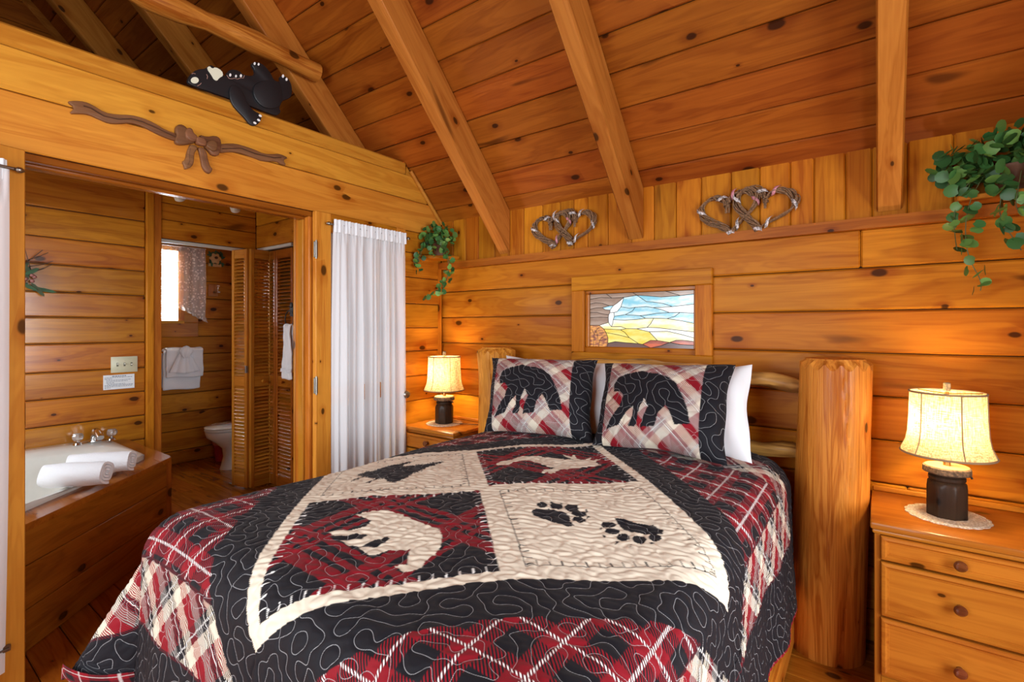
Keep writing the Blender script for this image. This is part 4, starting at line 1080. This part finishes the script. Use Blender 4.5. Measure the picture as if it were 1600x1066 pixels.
# turned-up hem at the foot corner by the tub shows the plaid backing
V = []
n_u, n_v = 70, 40
SS, TT = np.meshgrid(np.linspace(0, 1, n_u), np.linspace(0, 1, n_v))
c0 = drape_xyz(np.array([-QS*.995]), np.array([-QS*.62]))[0]
cs = [drape_xyz(np.array([u]), np.array([v]))[0] for u, v in ((-QS, -QS), (-QS*.72, -QS))]
bk1, bk2 = plaid(SS*.36+.2, TT*.16+.1)
base_s = -QS+SS*.36; 
Pb = drape_xyz(base_s, np.full_like(SS, -QS))
nb = np.zeros_like(Pb); nb[..., 1] = -.012; nb[..., 0] = -.004
Pb = Pb+nb*np.sin(TT*PI*.5)[..., None]; Pb[..., 2] += (TT-.05)*.06*np.minimum(SS*6, 1)*(1-.35*SS)
link('turned_hem', grid_mesh('hem', Pb, SS, TT, bk1, bk2, SS*0+1), quilt_mat(), qo)

# ------------------------------------------------------------------ pillows
def cushion(name, BL, BR, TL, TR, thick, label, bear=None, mat=None, group=None, n=150, seed=1, sides=.17):
    u = np.linspace(-1, 1, n); v = np.linspace(-1, 1, int(n*.78)); U, Vv = np.meshgrid(u, v)
    a, b = (U+1)/2, (Vv+1)/2
    BL, BR, TL, TR = map(np.array, (BL, BR, TL, TR)); base = (BL+BR+TL+TR)/4
    pin = 1-.07*(1-np.abs(Vv)**2)*np.abs(U)**3+.012*np.sin(Vv*6+seed)*np.abs(U)**4; pin2 = 1-.11*(1-np.abs(U)**1.6)*np.abs(Vv)**3+.014*np.sin(U*5+seed*2)*np.abs(Vv)**4
    a2, b2 = (U*pin+1)/2, (Vv*pin2+1)/2
    Q = ((1-a2)*(1-b2))[..., None]*BL+(a2*(1-b2))[..., None]*BR+((1-a2)*b2)[..., None]*TL+(a2*b2)[..., None]*TR
    nrm = np.cross(BR-BL, TL-BL); nrm /= np.linalg.norm(nrm)
    f = (np.maximum(1-np.abs(U)**2.6, 0)*np.maximum(1-np.abs(Vv)**2.6, 0))**.55
    W = np.linalg.norm(BR-BL); Hh = np.linalg.norm(TL-BL); S_, T_ = U*W/2, Vv*Hh/2
    e = empty(name, tuple(base-np.array((0, 0, base[2]-BL[2])))); tag(e, label, 'pillow', group)
    eo = np.array(e.location)
    if bear:
        sd_, h_ = puff(S_, T_, .060, seed)
        lump = h_*.0032
        c1, c2 = argyle(S_, T_, .15, (.03*seed, .02), np.array(srgb(150, 128, 126))); cen = (U > -1+2*sides*.52) & (U < 1-2*sides); 
        c1[~cen] = C_BLACK; c2[~cen] = C_BLACK
        k = inpoly((U+1)/2, (1-Vv)/2, bear); c1[k] = C_BLACK; c2[k] = C_BLACK
        m_ = quilt_mat()
    else:
        lump = .004*np.sin(U*5+seed)*np.cos(Vv*4)+.003*np.sin(U*9+Vv*7+seed); sd_ = np.ones_like(U); m_ = mat
        c1 = np.ones(U.shape+(3,)); c2 = c1
    front = Q+nrm*(f*thick*.55+lump*(f > .05))[..., None]-eo; back = Q-nrm*(f*thick*.45)[..., None]-eo
    link('front', grid_mesh('front', front, S_, T_, c1, c2, sd_), m_, e)
    if bear: b1, b2 = plaid(S_, T_)
    else: b1 = b2 = c1
    link('back', grid_mesh('back', back[:, ::-1][::3, ::3].copy(), S_[::3, ::3], T_[::3, ::3], b1[::3, ::3].copy(), b2[::3, ::3].copy(), np.ones_like(U[::3, ::3])), m_, e)
    return e
BP = [(805,305),(830,265),(870,255),(970,235),(1010,250),(1060,255),(1110,275),(1150,310),(1180,370),(1205,440),(1215,510),(1140,515),(1120,460),(1100,425),(1062,460),(1040,520),(965,520),(985,470),(1010,430),(990,390),(962,440),(948,500),(935,515),(895,512),(925,470),(930,425),(890,450),(845,500),(765,505),(800,460),(850,420),(872,370),(850,345),(810,340)]
def bp(x, y):
    bot = 535+(x-690)/655*105; top = 175+10*math.sin((x-730)/635*PI); return ((x-(730-(y-175)/400*40))/(1365-730+20-(0)), (y-top)/(bot-top))
BPN = [(lambda q: (.455+(q[0]-.455)*.94, .565+(q[1]-.53)*.86))(bp(*p)) for p in BP]
cushion('pillow_sham', (-1.64, 1.985, .818), (-1.07, 2.085, .82), (-1.81, 2.26, 1.185), (-1.175, 2.345, 1.19), .19, 'quilted pillow sham with a black bear, the one nearer the corner lamp', BPN, group='bear pillow shams', seed=1)
cushion('pillow_sham', (-1.05, 2.045, .82), (-.475, 2.06, .82), (-1.125, 2.335, 1.178), (-.505, 2.335, 1.195), .19, 'quilted pillow sham with a black bear, the one nearer the thick log post', BPN, group='bear pillow shams', seed=2)
cushion('white_pillow', (-1.68, 2.20, .80), (-1.0, 2.24, .80), (-1.80, 2.385, 1.19), (-1.12, 2.42, 1.175), .12, 'plain white pillow behind the bear sham nearer the corner lamp', mat=linen_white(), group='white pillows', n=60, seed=3)
cushion('white_pillow', (-1.02, 2.22, .80), (-.405, 2.20, .80), (-1.09, 2.42, 1.165), (-.445, 2.40, 1.195), .13, 'plain white pillow showing at the right of the bear shams', mat=linen_white(), group='white pillows', n=60, seed=4)

# ------------------------------------------------------------------ night stands
def night_stand(name, x0, x1, y0, y1, H, label):
    e = empty(name, ((x0+x1)/2, (y0+y1)/2, 0)); tag(e, label, 'nightstand', 'pine night stands')
    w, dp = (x1-x0)/2, (y1-y0)/2; k = H/.666
    box('top', (-w, -dp, H-.026), (w, dp, H), pineN('x'), e, .008, 2); box('top_moulding', (-w+.006, -dp+.008, H-.042), (w-.006, dp, H-.026), pineN('x'), e, .006, 2)
    box('back_rail', (-w+.004, dp-.012, H), (w-.004, dp, H+.022), pineN('x'), e, .004)
    for s in (-1, 1): box('side', (s*(w-.016)-.010 if s > 0 else -w+.012, -dp+.02, 0), (w-.012 if s > 0 else -w+.032, dp-.005, H-.042), pineN('z'), e, .003)
    box('carcass_back', (-w+.03, dp-.015, 0), (w-.03, dp-.006, H-.045), pineN('z'), e, 0)
    for s in (-1, 1): box('face_stile', (-w+.012 if s < 0 else w-.030, -dp+.012, 0), (-w+.030 if s < 0 else w-.012, -dp+.022, H-.042), pineN('z'), e, .002)
    box('plinth', (-w+.03, -dp+.02, .02), (w-.03, -dp+.034, .118), pineN('x'), e, .003)
    for z0, z1 in ((.128, .332), (.340, .530), (.538, .622)):
        z0 *= k; z1 *= k; zc = (z0+z1)/2
        d = empty('drawer', (0, -dp, zc)); d.parent = e
        X0, X1 = -w+.031, w-.031; hz = (z1-z0)/2
        # raised frame with mitred moulding round a flat field
        bm = bmesh.new()
        def loop(ins, y): return [bm.verts.new(p) for p in ((X0+ins, y, -hz+ins), (X1-ins, y, -hz+ins), (X1-ins, y, hz-ins), (X0+ins, y, hz-ins))]
        L = [loop(0, .022), loop(0, .004), loop(.003, 0), loop(.012, -.002), loop(.019, .006), loop(.022, .006), loop(.024, .0095)]
        for q in range(len(L)-1):
            for c in range(4): bm.faces.new((L[q][c], L[q][(c+1) % 4], L[q+1][(c+1) % 4], L[q+1][c]))
        bm.faces.new(L[-1]); bm.faces.new(L[0][::-1])
        link('drawer_front', from_bm(bm), pineN('x'), d)
        lathe('knob', [(0, 0), (.009, 0), (.008, .012), (.016, .02), (.018, .028), (.013, .035), (0, .038)], wood('knob_wood', 'x', (.20, .055, .018), (.07, .015, .005), rough=.15, coat=.6, knots=0, streak=60), d, 20, (0, .009, 0), rot=(PI/2, 0, 0))
    return e
night_stand('night_stand', -.022, .458, 2.188, 2.628, .666, 'pine night stand with three knobbed drawers beside the thick log post')
night_stand('night_stand', -2.565, -2.105, 2.245, 2.628, .706, 'pine night stand in the corner behind the bed')

# ------------------------------------------------------------------ lamps on lace doilies
doily_m = NT('doily_lace'); tc = doily_m.n('ShaderNodeTexCoord'); vo = doily_m.n('ShaderNodeTexVoronoi'); doily_m.l(tc.outputs['Object'], vo.inputs['Vector']); vo.inputs['Scale'].default_value = 130
doily_m.set(color=doily_m.mix(doily_m.ramp(vo.outputs['Distance'], .2, .6), (.88, .83, .73), (.62, .53, .40)), rough=.9); doily_m.bump(vo.outputs['Distance'], .8, .003)
shade_m = NT('burlap_shade'); tc = shade_m.n('ShaderNodeTexCoord'); geo = shade_m.n('ShaderNodeSeparateXYZ'); shade_m.l(tc.outputs['Object'], geo.inputs[0])
mp1 = shade_m.n('ShaderNodeMapping'); mp1.inputs['Scale'].default_value = (45, 45, 420); shade_m.l(tc.outputs['Object'], mp1.inputs[0])
mp2 = shade_m.n('ShaderNodeMapping'); mp2.inputs['Scale'].default_value = (330, 330, 28); shade_m.l(tc.outputs['Object'], mp2.inputs[0])
wv = shade_m.math('MULTIPLY', shade_m.math('ADD', shade_m.noise(mp1.outputs[0], 1, 2), shade_m.noise(mp2.outputs[0], 1, 2)), .5)
wc_ = shade_m.mix(shade_m.ramp(wv, .36, .62), (.24, .15, .06), (.90, .72, .45))
trn = shade_m.n('ShaderNodeBsdfTranslucent'); shade_m.l(wc_, trn.inputs[0]); mxs = shade_m.n('ShaderNodeMixShader'); mxs.inputs[0].default_value = .36
shade_m.set(color=shade_m.mix(.5, wc_, (.62, .47, .27)), rough=.9, spec=.1); shade_m.l(shade_m.b.outputs[0], mxs.inputs[1]); shade_m.l(trn.outputs[0], mxs.inputs[2]); shade_m.l(mxs.outputs[0], shade_m.out.inputs[0])
darkw = wood('lamp_block', 'z', (.055, .030, .016), (.020, .010, .006), rough=.5, coat=.1, knots=.6)
barkm = plain('bark_edge', (.14, .09, .05), .8, bump=(90, .8, .006), var=.5)
def lamp(c, label, dlabel, rz, power):
    x, y, z = c
    V, F = [], []; n = 120
    d = empty('doily', (x, y, z)); tag(d, dlabel, 'doily', 'crocheted doilies under the lamps')
    prof = [(.0, .001), (.11, .001), (.118, .0), (.118, .0025), (.11, .0035), (.0, .0035)]
    lathe('lace', prof, doily_m.m, d, n, mod=lambda a, zz: 1+.05*abs(math.sin(a*9)))
    for k in range(18): tube('scallop', [(.114*math.cos(q*1.0), .114*math.sin(q), .003) for q in np.linspace(2*PI*k/18+.02, 2*PI*(k+1)/18-.02, 6)], .0022, doily_m.m, d, 5)
    e = empty('table_lamp', (x, y, z+.0035), rz); tag(e, label, 'lamp', 'wooden block lamps')
    # octagonal block turned to a neck
    o = lathe('body', [(.0, 0), (.064, 0), (.066, .004), (.066, .108), (.056, .122), (.050, .128), (.054, .134), (.054, .143), (.047, .149), (.047, .156), (0, .156)], darkw, e, 32, mod=lambda a, zz: (.92/max(abs(math.cos((a % (PI/4))-PI/8)), .2)*math.cos(PI/8)*1.02 if zz < .115 else 1), smooth=30)
    lathe('slab', [(0, .156), (.066, .156), (.070, .160), (.069, .178), (.066, .181), (0, .181)], barkm, e, 30, mod=lambda a, zz: 1+.02*math.sin(a*5)+.01*math.sin(a*13))
    lathe('slab_face', [(0, .1815), (.064, .1815), (.063, .183), (0, .183)], plain('slab_wood', (.42, .26, .11), .6, var=.2), e, 30)
    lathe('stem', [(0, .183), (.011, .183), (.011, .25), (.006, .26), (.006, .455), (0, .455)], plain('aged_brass', (.35, .22, .08), .35, 1.0), e, 16)
    prof = [(.133, .232), (.1205, .262), (.1145, .30), (.111, .36), (.108, .45)]
    sh = lathe('shade', [(.1355, .226), (.133, .236), (.1205, .266), (.1145, .30), (.111, .36), (.1085, .452)], shade_m.m, e, 64, smooth=60)
    bm = bmesh.new(); bm.from_mesh(sh.data)
    bmesh.ops.delete(bm, geom=[f for f in bm.faces if len(f.verts) > 4], context='FACES'); bm.to_mesh(sh.data); bm.free()
    trimm = plain('shade_trim', (.30, .21, .12), .9)
    for zz, r in ((.226, .136), (.452, .109)): tube('shade_hem', [(r*math.cos(q), r*math.sin(q), zz) for q in [2*PI*i/48 for i in range(48)]], .0038, trimm, sh, 6, closed=True)
    for k in range(6):
        a = PI*k/3+.5; tube('shade_seam', [((r+.001)*math.cos(a), (r+.001)*math.sin(a), zz) for r, zz in ((.1355, .226), (.133, .236), (.1205, .266), (.1145, .30), (.111, .36), (.1085, .452))], .002, trimm, sh, 5)
    for k in range(3): tube('spider', [(0, 0, .447), (.106*math.cos(k*2.094), .106*math.sin(k*2.094), .451)], .002, plain('aged_brass', (.35, .22, .08)), sh, 6)
    box('finial', (-.009, -.009, .455), (.009, .009, .488), plain('finial_stone', (.25, .2, .12), .6, bump=(120, .5, .003), var=.4), e, .003)
    lathe('bulb', [(0, .27), (.013, .27), (.014, .29), (.028, .33), (.03, .35), (.022, .372), (0, .38)], plain('bulb_glow', (1, .9, .7), .5, em=(1, .72, .38), ems=14), e, 16, (.035, 0, 0))
    tube('switch_key', [(.05, 0, .15), (.07, 0, .15), (.075, 0, .14)], .004, black_iron(), e, 6)
    L = bpy.data.lights.new('bulb_light', 'POINT'); L.energy = power; L.color = (1, .74, .38); L.shadow_soft_size = .035
    lo = bpy.data.objects.new('bulb_light', L); COL.objects.link(lo); lo.parent = e; lo.location = (-.035, 0, .345)
    return e
lamp((.205, 2.42, .666), 'lit table lamp with dark wood block base beside the thick log post', 'crocheted doily on the night stand by the thick log post', .3, 9)
lamp((-2.385, 2.455, .706), 'lit table lamp with dark wood block base in the corner behind the bed', 'crocheted doily on the corner night stand', .1, 10.5)
tube('lamp_cord', [(-2.33, 2.47, .709), (-2.24, 2.49, .712), (-2.15, 2.53, .711), (-2.09, 2.6, .712)], .0025, black_iron(), None, 6)
tag(bpy.data.objects['lamp_cord'], 'thin dark lamp cord lying on the corner night stand', 'cord')

# ------------------------------------------------------------------ wall decor
def onwall(u, v, ox, oy, sc): p = at(ox+u/sc, oy+v/sc, X=XL); return (p[1], p[2])
bp_ = empty('bear_plaque', (XL, 1.22, 2.496)); tag(bp_, 'black wooden bear cut-out lounging on top of the wall', 'wall decor')
blackp = plain('black_paint', (.012, .012, .014), .4, bump=(30, .03, .002)); creamp = plain('cream_paint', (.80, .80, .62), .5); clawp = plain('claw_white', (.9, .9, .88), .5)
def bl(pts, t0, th, mat, name, it=1, bev=.003):
    q = [onwall(x, y, 280, 80, 8.395) for x, y in pts]
    if it: q = smooth_poly(q, it)
    return prism(name, q, th, lambda a, b, t: (t0+t, a-1.22, b-2.496), mat, bp_, bev, seg=2)
bl([(110,380),(150,300),(230,240),(350,228),(380,195),(425,180),(455,205),(500,215),(560,255),(575,320),(610,330),(620,290),(660,245),(730,238),(800,268),(840,310),(950,330),(1000,290),(985,230),(955,190),(960,150),(1010,138),(1080,160),(1140,210),(1200,290),(1240,375),(1290,400),(1330,390),(1320,340),(1350,315),(1400,335),(1440,370),(1475,450),(1480,560),(1450,620),(1360,645),(1330,700),(1310,755),(1335,785),(1310,830),(1270,842),(1100,782),(900,706),(640,612),(400,530),(180,450),(120,420)], -.016, .018, blackp, 'body')
bl([(970,450),(1060,400),(1200,380),(1300,420),(1340,550),(1330,680),(1280,750),(1170,765),(1060,725),(990,640),(955,540)], .003, .010, blackp, 'thigh')
arm = bl([(670,455),(720,450),(790,500),(840,580),(875,680),(930,760),(980,800),(1040,825),(1065,875),(1050,930),(1000,980),(950,990),(900,960),(850,890),(760,800),(690,720),(650,620),(640,520)], .003, .012, blackp, 'arm')
bl([(355,228),(390,195),(430,235),(470,210),(555,260),(575,325),(520,355),(490,395),(450,375),(420,320)], .0025, .002, creamp, 'muzzle', bev=0)
bl([(200+52*a, 385+42*b) for a, b in ico_pts(16)], .0025, .002, creamp, 'ear', 0, 0)
for (x, y, r) in ((665,315,14),(740,330,12),(805,325,14),(985,165,13),(1037,175,12),(1357,330,15),(1403,372,14)): bl([(x+r*a, y+r*1.5*b) for a, b in ico_pts(10)], .0025, .002, clawp, 'claw', 0, 0)
for (x, y) in ((1042,858),(1022,915),(972,952)): bl([(x+20*a-6*b, y+12*b+12*a) for a, b in ico_pts(10)], .0155, .002, clawp, 'claw', 0, 0)
pinkl = plain('line_pink', (.45, .25, .2), .6)
for pts in ([(620,315),(650,360),(690,365),(720,355),(760,368),(800,355),(840,355),(850,320)], [(160,300),(185,292),(210,300)], [(355,305),(370,335),(362,365)], [(235,458),(270,440),(285,420)]):
    tube('paint_line', [(.003, *(lambda p: (p[0]-1.22, p[1]-2.496))(onwall(x, y, 280, 80, 8.395))) for x, y in pts], .0013, pinkl, bp_, 5)

bow = empty('carved_ribbon', (XL, .99, 2.2)); tag(bow, 'brown carved wooden bow and ribbon over the bathroom opening', 'wall decor')
walnut = wood('carved_walnut', 'y', (.24, .105, .045), (.13, .05, .02), rough=.45, coat=.1, knots=0, streak=40)
walnutd = plain('walnut_edge', (.07, .028, .012), .5, var=.2)
def rib(pts, t0, th, name, it=1, bev=.007, m=walnut):
    q = [onwall(x, y, 95, 140, 4.444) for x, y in pts]; q = smooth_poly(q, it) if it else q
    return prism(name, q, th, lambda a, b, t: (t0+t, a-.99, b-2.2), m, bow, bev, seg=3)
rib([(35,88),(90,82),(160,88),(210,110),(300,165),(380,178),(480,180),(560,200),(640,235),(720,285),(800,312),(800,365),(700,330),(620,290),(560,258),(480,235),(400,243),(330,240),(270,215),(190,178),(130,172),(50,172),(95,130)], .001, .014, 'ribbon')
rib([(1080,385),(1170,375),(1240,385),(1330,420),(1400,448),(1460,452),(1510,447),(1575,478),(1535,492),(1560,530),(1530,525),(1490,500),(1400,503),(1330,475),(1250,445),(1180,435),(1080,445)], .001, .014, 'ribbon')
rib([(790,262),(815,245),(850,258),(870,285),(900,300),(930,335),(925,375),(880,385),(830,392),(790,385),(780,355),(795,320),(785,290)], .004, .02, 'bow_loop')
rib([(845,295),(870,272),(895,285),(905,315),(930,330),(925,370),(890,372),(855,350),(845,325)], .02, .016, 'bow_fold')
rib([(950,318),(1000,335),(1060,325),(1095,345),(1103,385),(1095,440),(1080,468),(1040,462),(1015,430),(985,400),(970,360)], .004, .02, 'bow_loop')
rib([(985,375),(1025,360),(1055,365),(1072,395),(1065,430),(1045,440),(1015,425),(985,400)], .02, .016, 'bow_fold')
rib([(925,335),(985,355),(992,395),(975,405),(925,390),(918,360)], .022, .02, 'bow_knot')
rib([(895,383),(945,400),(935,425),(918,450),(918,500),(905,540),(855,562),(850,535),(835,505),(860,490),(868,440),(885,400)], .002, .016, 'bow_tail')
rib([(940,405),(985,405),(1005,440),(1015,490),(1030,540),(1048,555),(1030,590),(1000,580),(975,545),(965,490),(955,440)], .002, .016, 'bow_tail')
for pts in ([(150,120),(200,135),(290,190),(390,212),(480,208),(560,230),(640,265),(790,335)], [(1110,415),(1240,412),(1340,450),(1470,478),(1520,475)], [(890,410),(882,450),(885,500),(870,530)], [(975,430),(985,490),(1000,540),(1020,560)], [(805,270),(822,310),(812,350),(840,375)], [(1080,360),(1085,400),(1070,445)]):
    tube('carved_groove', [(.016, *(lambda p: (p[0]-.99, p[1]-2.2))(onwall(x, y, 95, 140, 4.444))) for x, y in pts], .0025, walnutd, bow, 5)

# twig hearts over the ledge
twig = plain('grapevine', (.22, .12, .06), .85, bump=(150, .4, .003), var=.45); ribbon_m = plain('ribbon_print', (.50, .46, .46), .5, var=.7, bump=(110, .3, .003)); ribbon_p = plain('ribbon_pink', (.5, .2, .24), .5, var=.3)
def hearts(cx, cz, w, label, seedv):
    rr = random.Random(seedv); e = empty('twig_hearts', (cx, YB-.002, cz-.11)); tag(e, label, 'wall decor', 'twig heart pairs')
    def heart_path(ox, oz, sc, tilt, n=60):
        out = []
        for i in range(n):
            t = 2*PI*i/n; x = 16*math.sin(t)**3/16.5; z = (13*math.cos(t)-5*math.cos(2*t)-2*math.cos(3*t)-math.cos(4*t))/16.5
            x, z = x*sc*1.16, z*sc*.98; out.append((ox+x*math.cos(tilt)-z*math.sin(tilt), oz+x*math.sin(tilt)+z*math.cos(tilt)))
        return out
    for k, (ox, tilt) in enumerate(((-.075, .12), (.085, -.22))):
        hp = heart_path(ox*w, .10, .116*w, tilt)
        h = empty('heart', (0, 0, 0)); h.parent = e
        V, F = [], []
        for s in range(18):
            p0, fr, am = rr.uniform(0, 6.28), rr.choice((2, 3, 4, 5)), rr.uniform(.005, .021)
            path = []
            for i, (x, z) in enumerate(hp):
                a = p0+i/len(hp)*2*PI*fr; path.append((x+am*math.cos(a)*.9, -.018-.006*k-am*math.sin(a), z+am*math.cos(a)*.6))
            tube_vf(path, rr.uniform(.0018, .0034), 5, False, True, V, F)
        link('twigs', me_from(V, F), twig, h, smooth=60)
        V, F = [], []
        dip = hp[0]
        for s in range(9):
            a = rr.uniform(-.4, .4); tube_vf([(dip[0], -.02, dip[1]+.012), (dip[0]+.012*math.sin(a*3), -.03+.01*rr.random(), dip[1]-.02), (dip[0]+.025*a, -.026, dip[1]-.045)], .002, 5, True, False, V, F)
        for q in range(3): tube_vf([(dip[0]+.012*math.cos(b), -.024-.012*math.sin(b), dip[1]-.006-.005*q) for b in [2*PI*i/12 for i in range(12)]], .0018, 5, False, True, V, F)
        link('bundle', me_from(V, F), twig, h, smooth=60)
        for i0 in (5, 14, 22, 31, 43, 53):
            V, F = [], []
            for j in range(6):
                i = (i0+j*.55) ; x, z = hp[int(i) % 60]; x2, z2 = hp[(int(i)+1) % 60]; f_ = i-int(i); px_, pz_ = x+(x2-x)*f_, z+(z2-z)*f_
                a = -1.6+j*.62; nx_, nz_ = -(z2-z), (x2-x); l_ = math.hypot(nx_, nz_)+1e-6; nx_, nz_ = nx_/l_, nz_/l_
                tx_, tz_ = (x2-x)/l_, (z2-z)/l_
                c = (px_+nx_*.019*math.sin(a), -.02-.006*k-.019*math.cos(a*.8), pz_+nz_*.019*math.sin(a))
                V += [(c[0]-tx_*.0085, c[1], c[2]-tz_*.0085), (c[0]+tx_*.0085, c[1], c[2]+tz_*.0085)]
                if j: F.append((2*j-2, 2*j-1, 2*j+1, 2*j))
            o = link('ribbon_wrap', me_from(V, F), ribbon_p if rr.random() < .3 else ribbon_m, h, smooth=180); md = o.modifiers.new('t', 'SOLIDIFY'); md.thickness = .0015
    return e
hearts(-1.552, 1.985, 1.0, 'entwined twig hearts wrapped in ribbon, above the stained glass and nearer the corner plant', 3)
hearts(-.522, 1.95, 1.0, 'entwined twig hearts wrapped in ribbon, nearer the thick upright rafter', 8)

# ------------------------------------------------------------------ trailing plants
def leaf_mesh(name, mat):
    V = [(0, 0, 0)]; F = []; n = 10
    for i in range(n):
        a = 2*PI*i/n; r = .5*(1-.28*(math.cos(a) > .9)); V.append((.5-.02+r*math.cos(a+PI), .48*math.sin(a+PI)*1.0, .07*abs(math.sin(a))+.02*math.cos(2*a)))
    V[0] = (.42, 0, -.03)
    for i in range(n): F.append((0, 1+i, 1+(i+1) % n))
    me = me_from(V, F, name); me.materials.append(mat); me.polygons.foreach_set('use_smooth', [True]*len(me.polygons)); return me
def leafm(name, c):
    t = NT(name); oi = t.n('ShaderNodeObjectInfo'); hs = t.n('ShaderNodeHueSaturation'); hs.inputs['Color'].default_value = (*c, 1)
    t.put(hs.inputs['Value'], t.math('ADD', .6, t.math('MULTIPLY', oi.outputs['Random'], .8))); t.set(color=hs.outputs[0], rough=.42, spec=.4); MATS[name] = t.m; return t.m
L_A, L_B = leaf_mesh('leaf_dark', leafm('leaf_green', (.040, .13, .032))), leaf_mesh('leaf_light', leafm('leaf_lime', (.13, .28, .06)))
stem_m = plain('stem_green', (.09, .11, .03), .6)
def plant(c, label, strands, size, crown, seedv, pot=True, clampY=None, clampX=None, wide=1.15):
    rr = random.Random(seedv); e = empty('trailing_plant', c); tag(e, label, 'plant', 'trailing plants under the roof')
    cz = Vector(c)
    def lim(p):
        p = Vector(p)
        if clampY is not None and p.y+c[1] > clampY-size*.6: p.y = clampY-size*.6-c[1]
        if clampX is not None and p.x+c[0] < clampX+size*.6: p.x = clampX+size*.6-c[0]
        return p
    if pot: lathe('pot', [(0, 0), (.04, 0), (.052, .085), (.056, .09), (.056, .1), (.048, .1), (.045, .08)], plain('pot_brown', (.13, .05, .02), .6, var=.2), e, 20)
    def leaf(p, s):
        o = link('leaf', L_B if rr.random() < .35 else L_A, None, e, lim(p), (rr.uniform(-1.1, 1.1)+.9, rr.uniform(-.9, .9), rr.uniform(0, 6.28))); s *= rr.uniform(.75, 1.2); o.scale = (s, s, s)
    for k in range(crown):
        a, b = rr.uniform(0, 2*PI), rr.uniform(0, 1); r = .10*math.sqrt(b); leaf((r*wide*math.cos(a)-(wide-1.15)*.07, r*math.sin(a)-.02, .09+rr.uniform(-.03, .15)*(1-b*.5)), size)
    for pts, n in strands:
        P = [Vector(p) for p in smooth_poly(pts, 2, False)]; P = [lim(p) for p in P]
        tube('stem', P, .0016, stem_m, e, 5)
        for i in range(n):
            t = (i+.5)/n*(len(P)-1); q = P[int(t)].lerp(P[min(int(t)+1, len(P)-1)], t-int(t))
            leaf(q+Vector((rr.uniform(-.022, .022), rr.uniform(-.022, .01), rr.uniform(-.016, .016))), size*.92)
    return e
# corner shelf under the left plant, short shelf under the right one
sh1 = empty('corner_shelf', (XL, YB, 1.845)); tag(sh1, 'small triangular pine corner shelf under the left hanging plant', 'shelf')
prism('board', [(.002, -.04), (.002, -.22), (.06, -.225), (.215, -.085), (.215, -.04)], .02, lambda a, b, t: (a, b, t), pine('x'), sh1, .003)
sh2 = empty('wall_shelf', (.40, YB, 1.836)); tag(sh2, 'short pine shelf on the ledge under the right hanging plant', 'shelf')
box('board', (-.16, -.15, 0), (.2, -.003, .02), pineN('x'), sh2, .004)
plant((XL+.10, YB-.115, 1.866), 'green trailing plant on the corner shelf above the curtained door',
      [([(-.03, -.07, .08), (-.05, -.14, .03), (-.05, -.17, -.04), (-.05, -.16, -.10)], 9), ([(-.02, -.10, .09), (-.02, -.16, .02), (-.03, -.18, -.08), (-.03, -.16, -.16)], 10),
       ([(.05, -.06, .09), (.12, -.08, .02), (.16, -.07, -.10), (.14, -.08, -.2), (.05, -.10, -.26), (-.04, -.14, -.31)], 26), ([(.04, -.08, .09), (.13, -.09, .05), (.17, -.08, -.05), (.15, -.08, -.16), (.1, -.08, -.24), (.11, -.08, -.31)], 20),
       ([(.0, -.09, .09), (.05, -.13, .03), (.06, -.13, -.05)], 9)], .042, 120, 2, True, YB, XL)
plant((.40, YB-.075, 1.857), 'dark green trailing plant at the upper right beside the upright rafter',
      [([(-.05, -.03, .1), (-.13, -.07, .05), (-.17, -.07, -.05), (-.165, -.07, -.16), (-.155, -.07, -.24)], 20), ([(-.06, -.04, .1), (-.12, -.08, .0), (-.14, -.08, -.12), (-.13, -.08, -.24), (-.09, -.08, -.33), (-.10, -.08, -.38)], 18),
       ([(0, -.05, .1), (-.04, -.09, 0), (-.05, -.09, -.1), (-.01, -.09, -.18), (.02, -.09, -.25)], 18), ([(.02, -.05, .1), (.0, -.1, .0), (-.01, -.1, -.08), (.03, -.1, -.12)], 14), ([(.06, -.04, .1), (.1, -.08, .03), (.1, -.09, -.06)], 10), ([(-.06, -.03, .1), (-.16, -.05, .09), (-.2, -.05, .02)], 10)],
      .048, 190, 4, True, YB, None, 1.75)
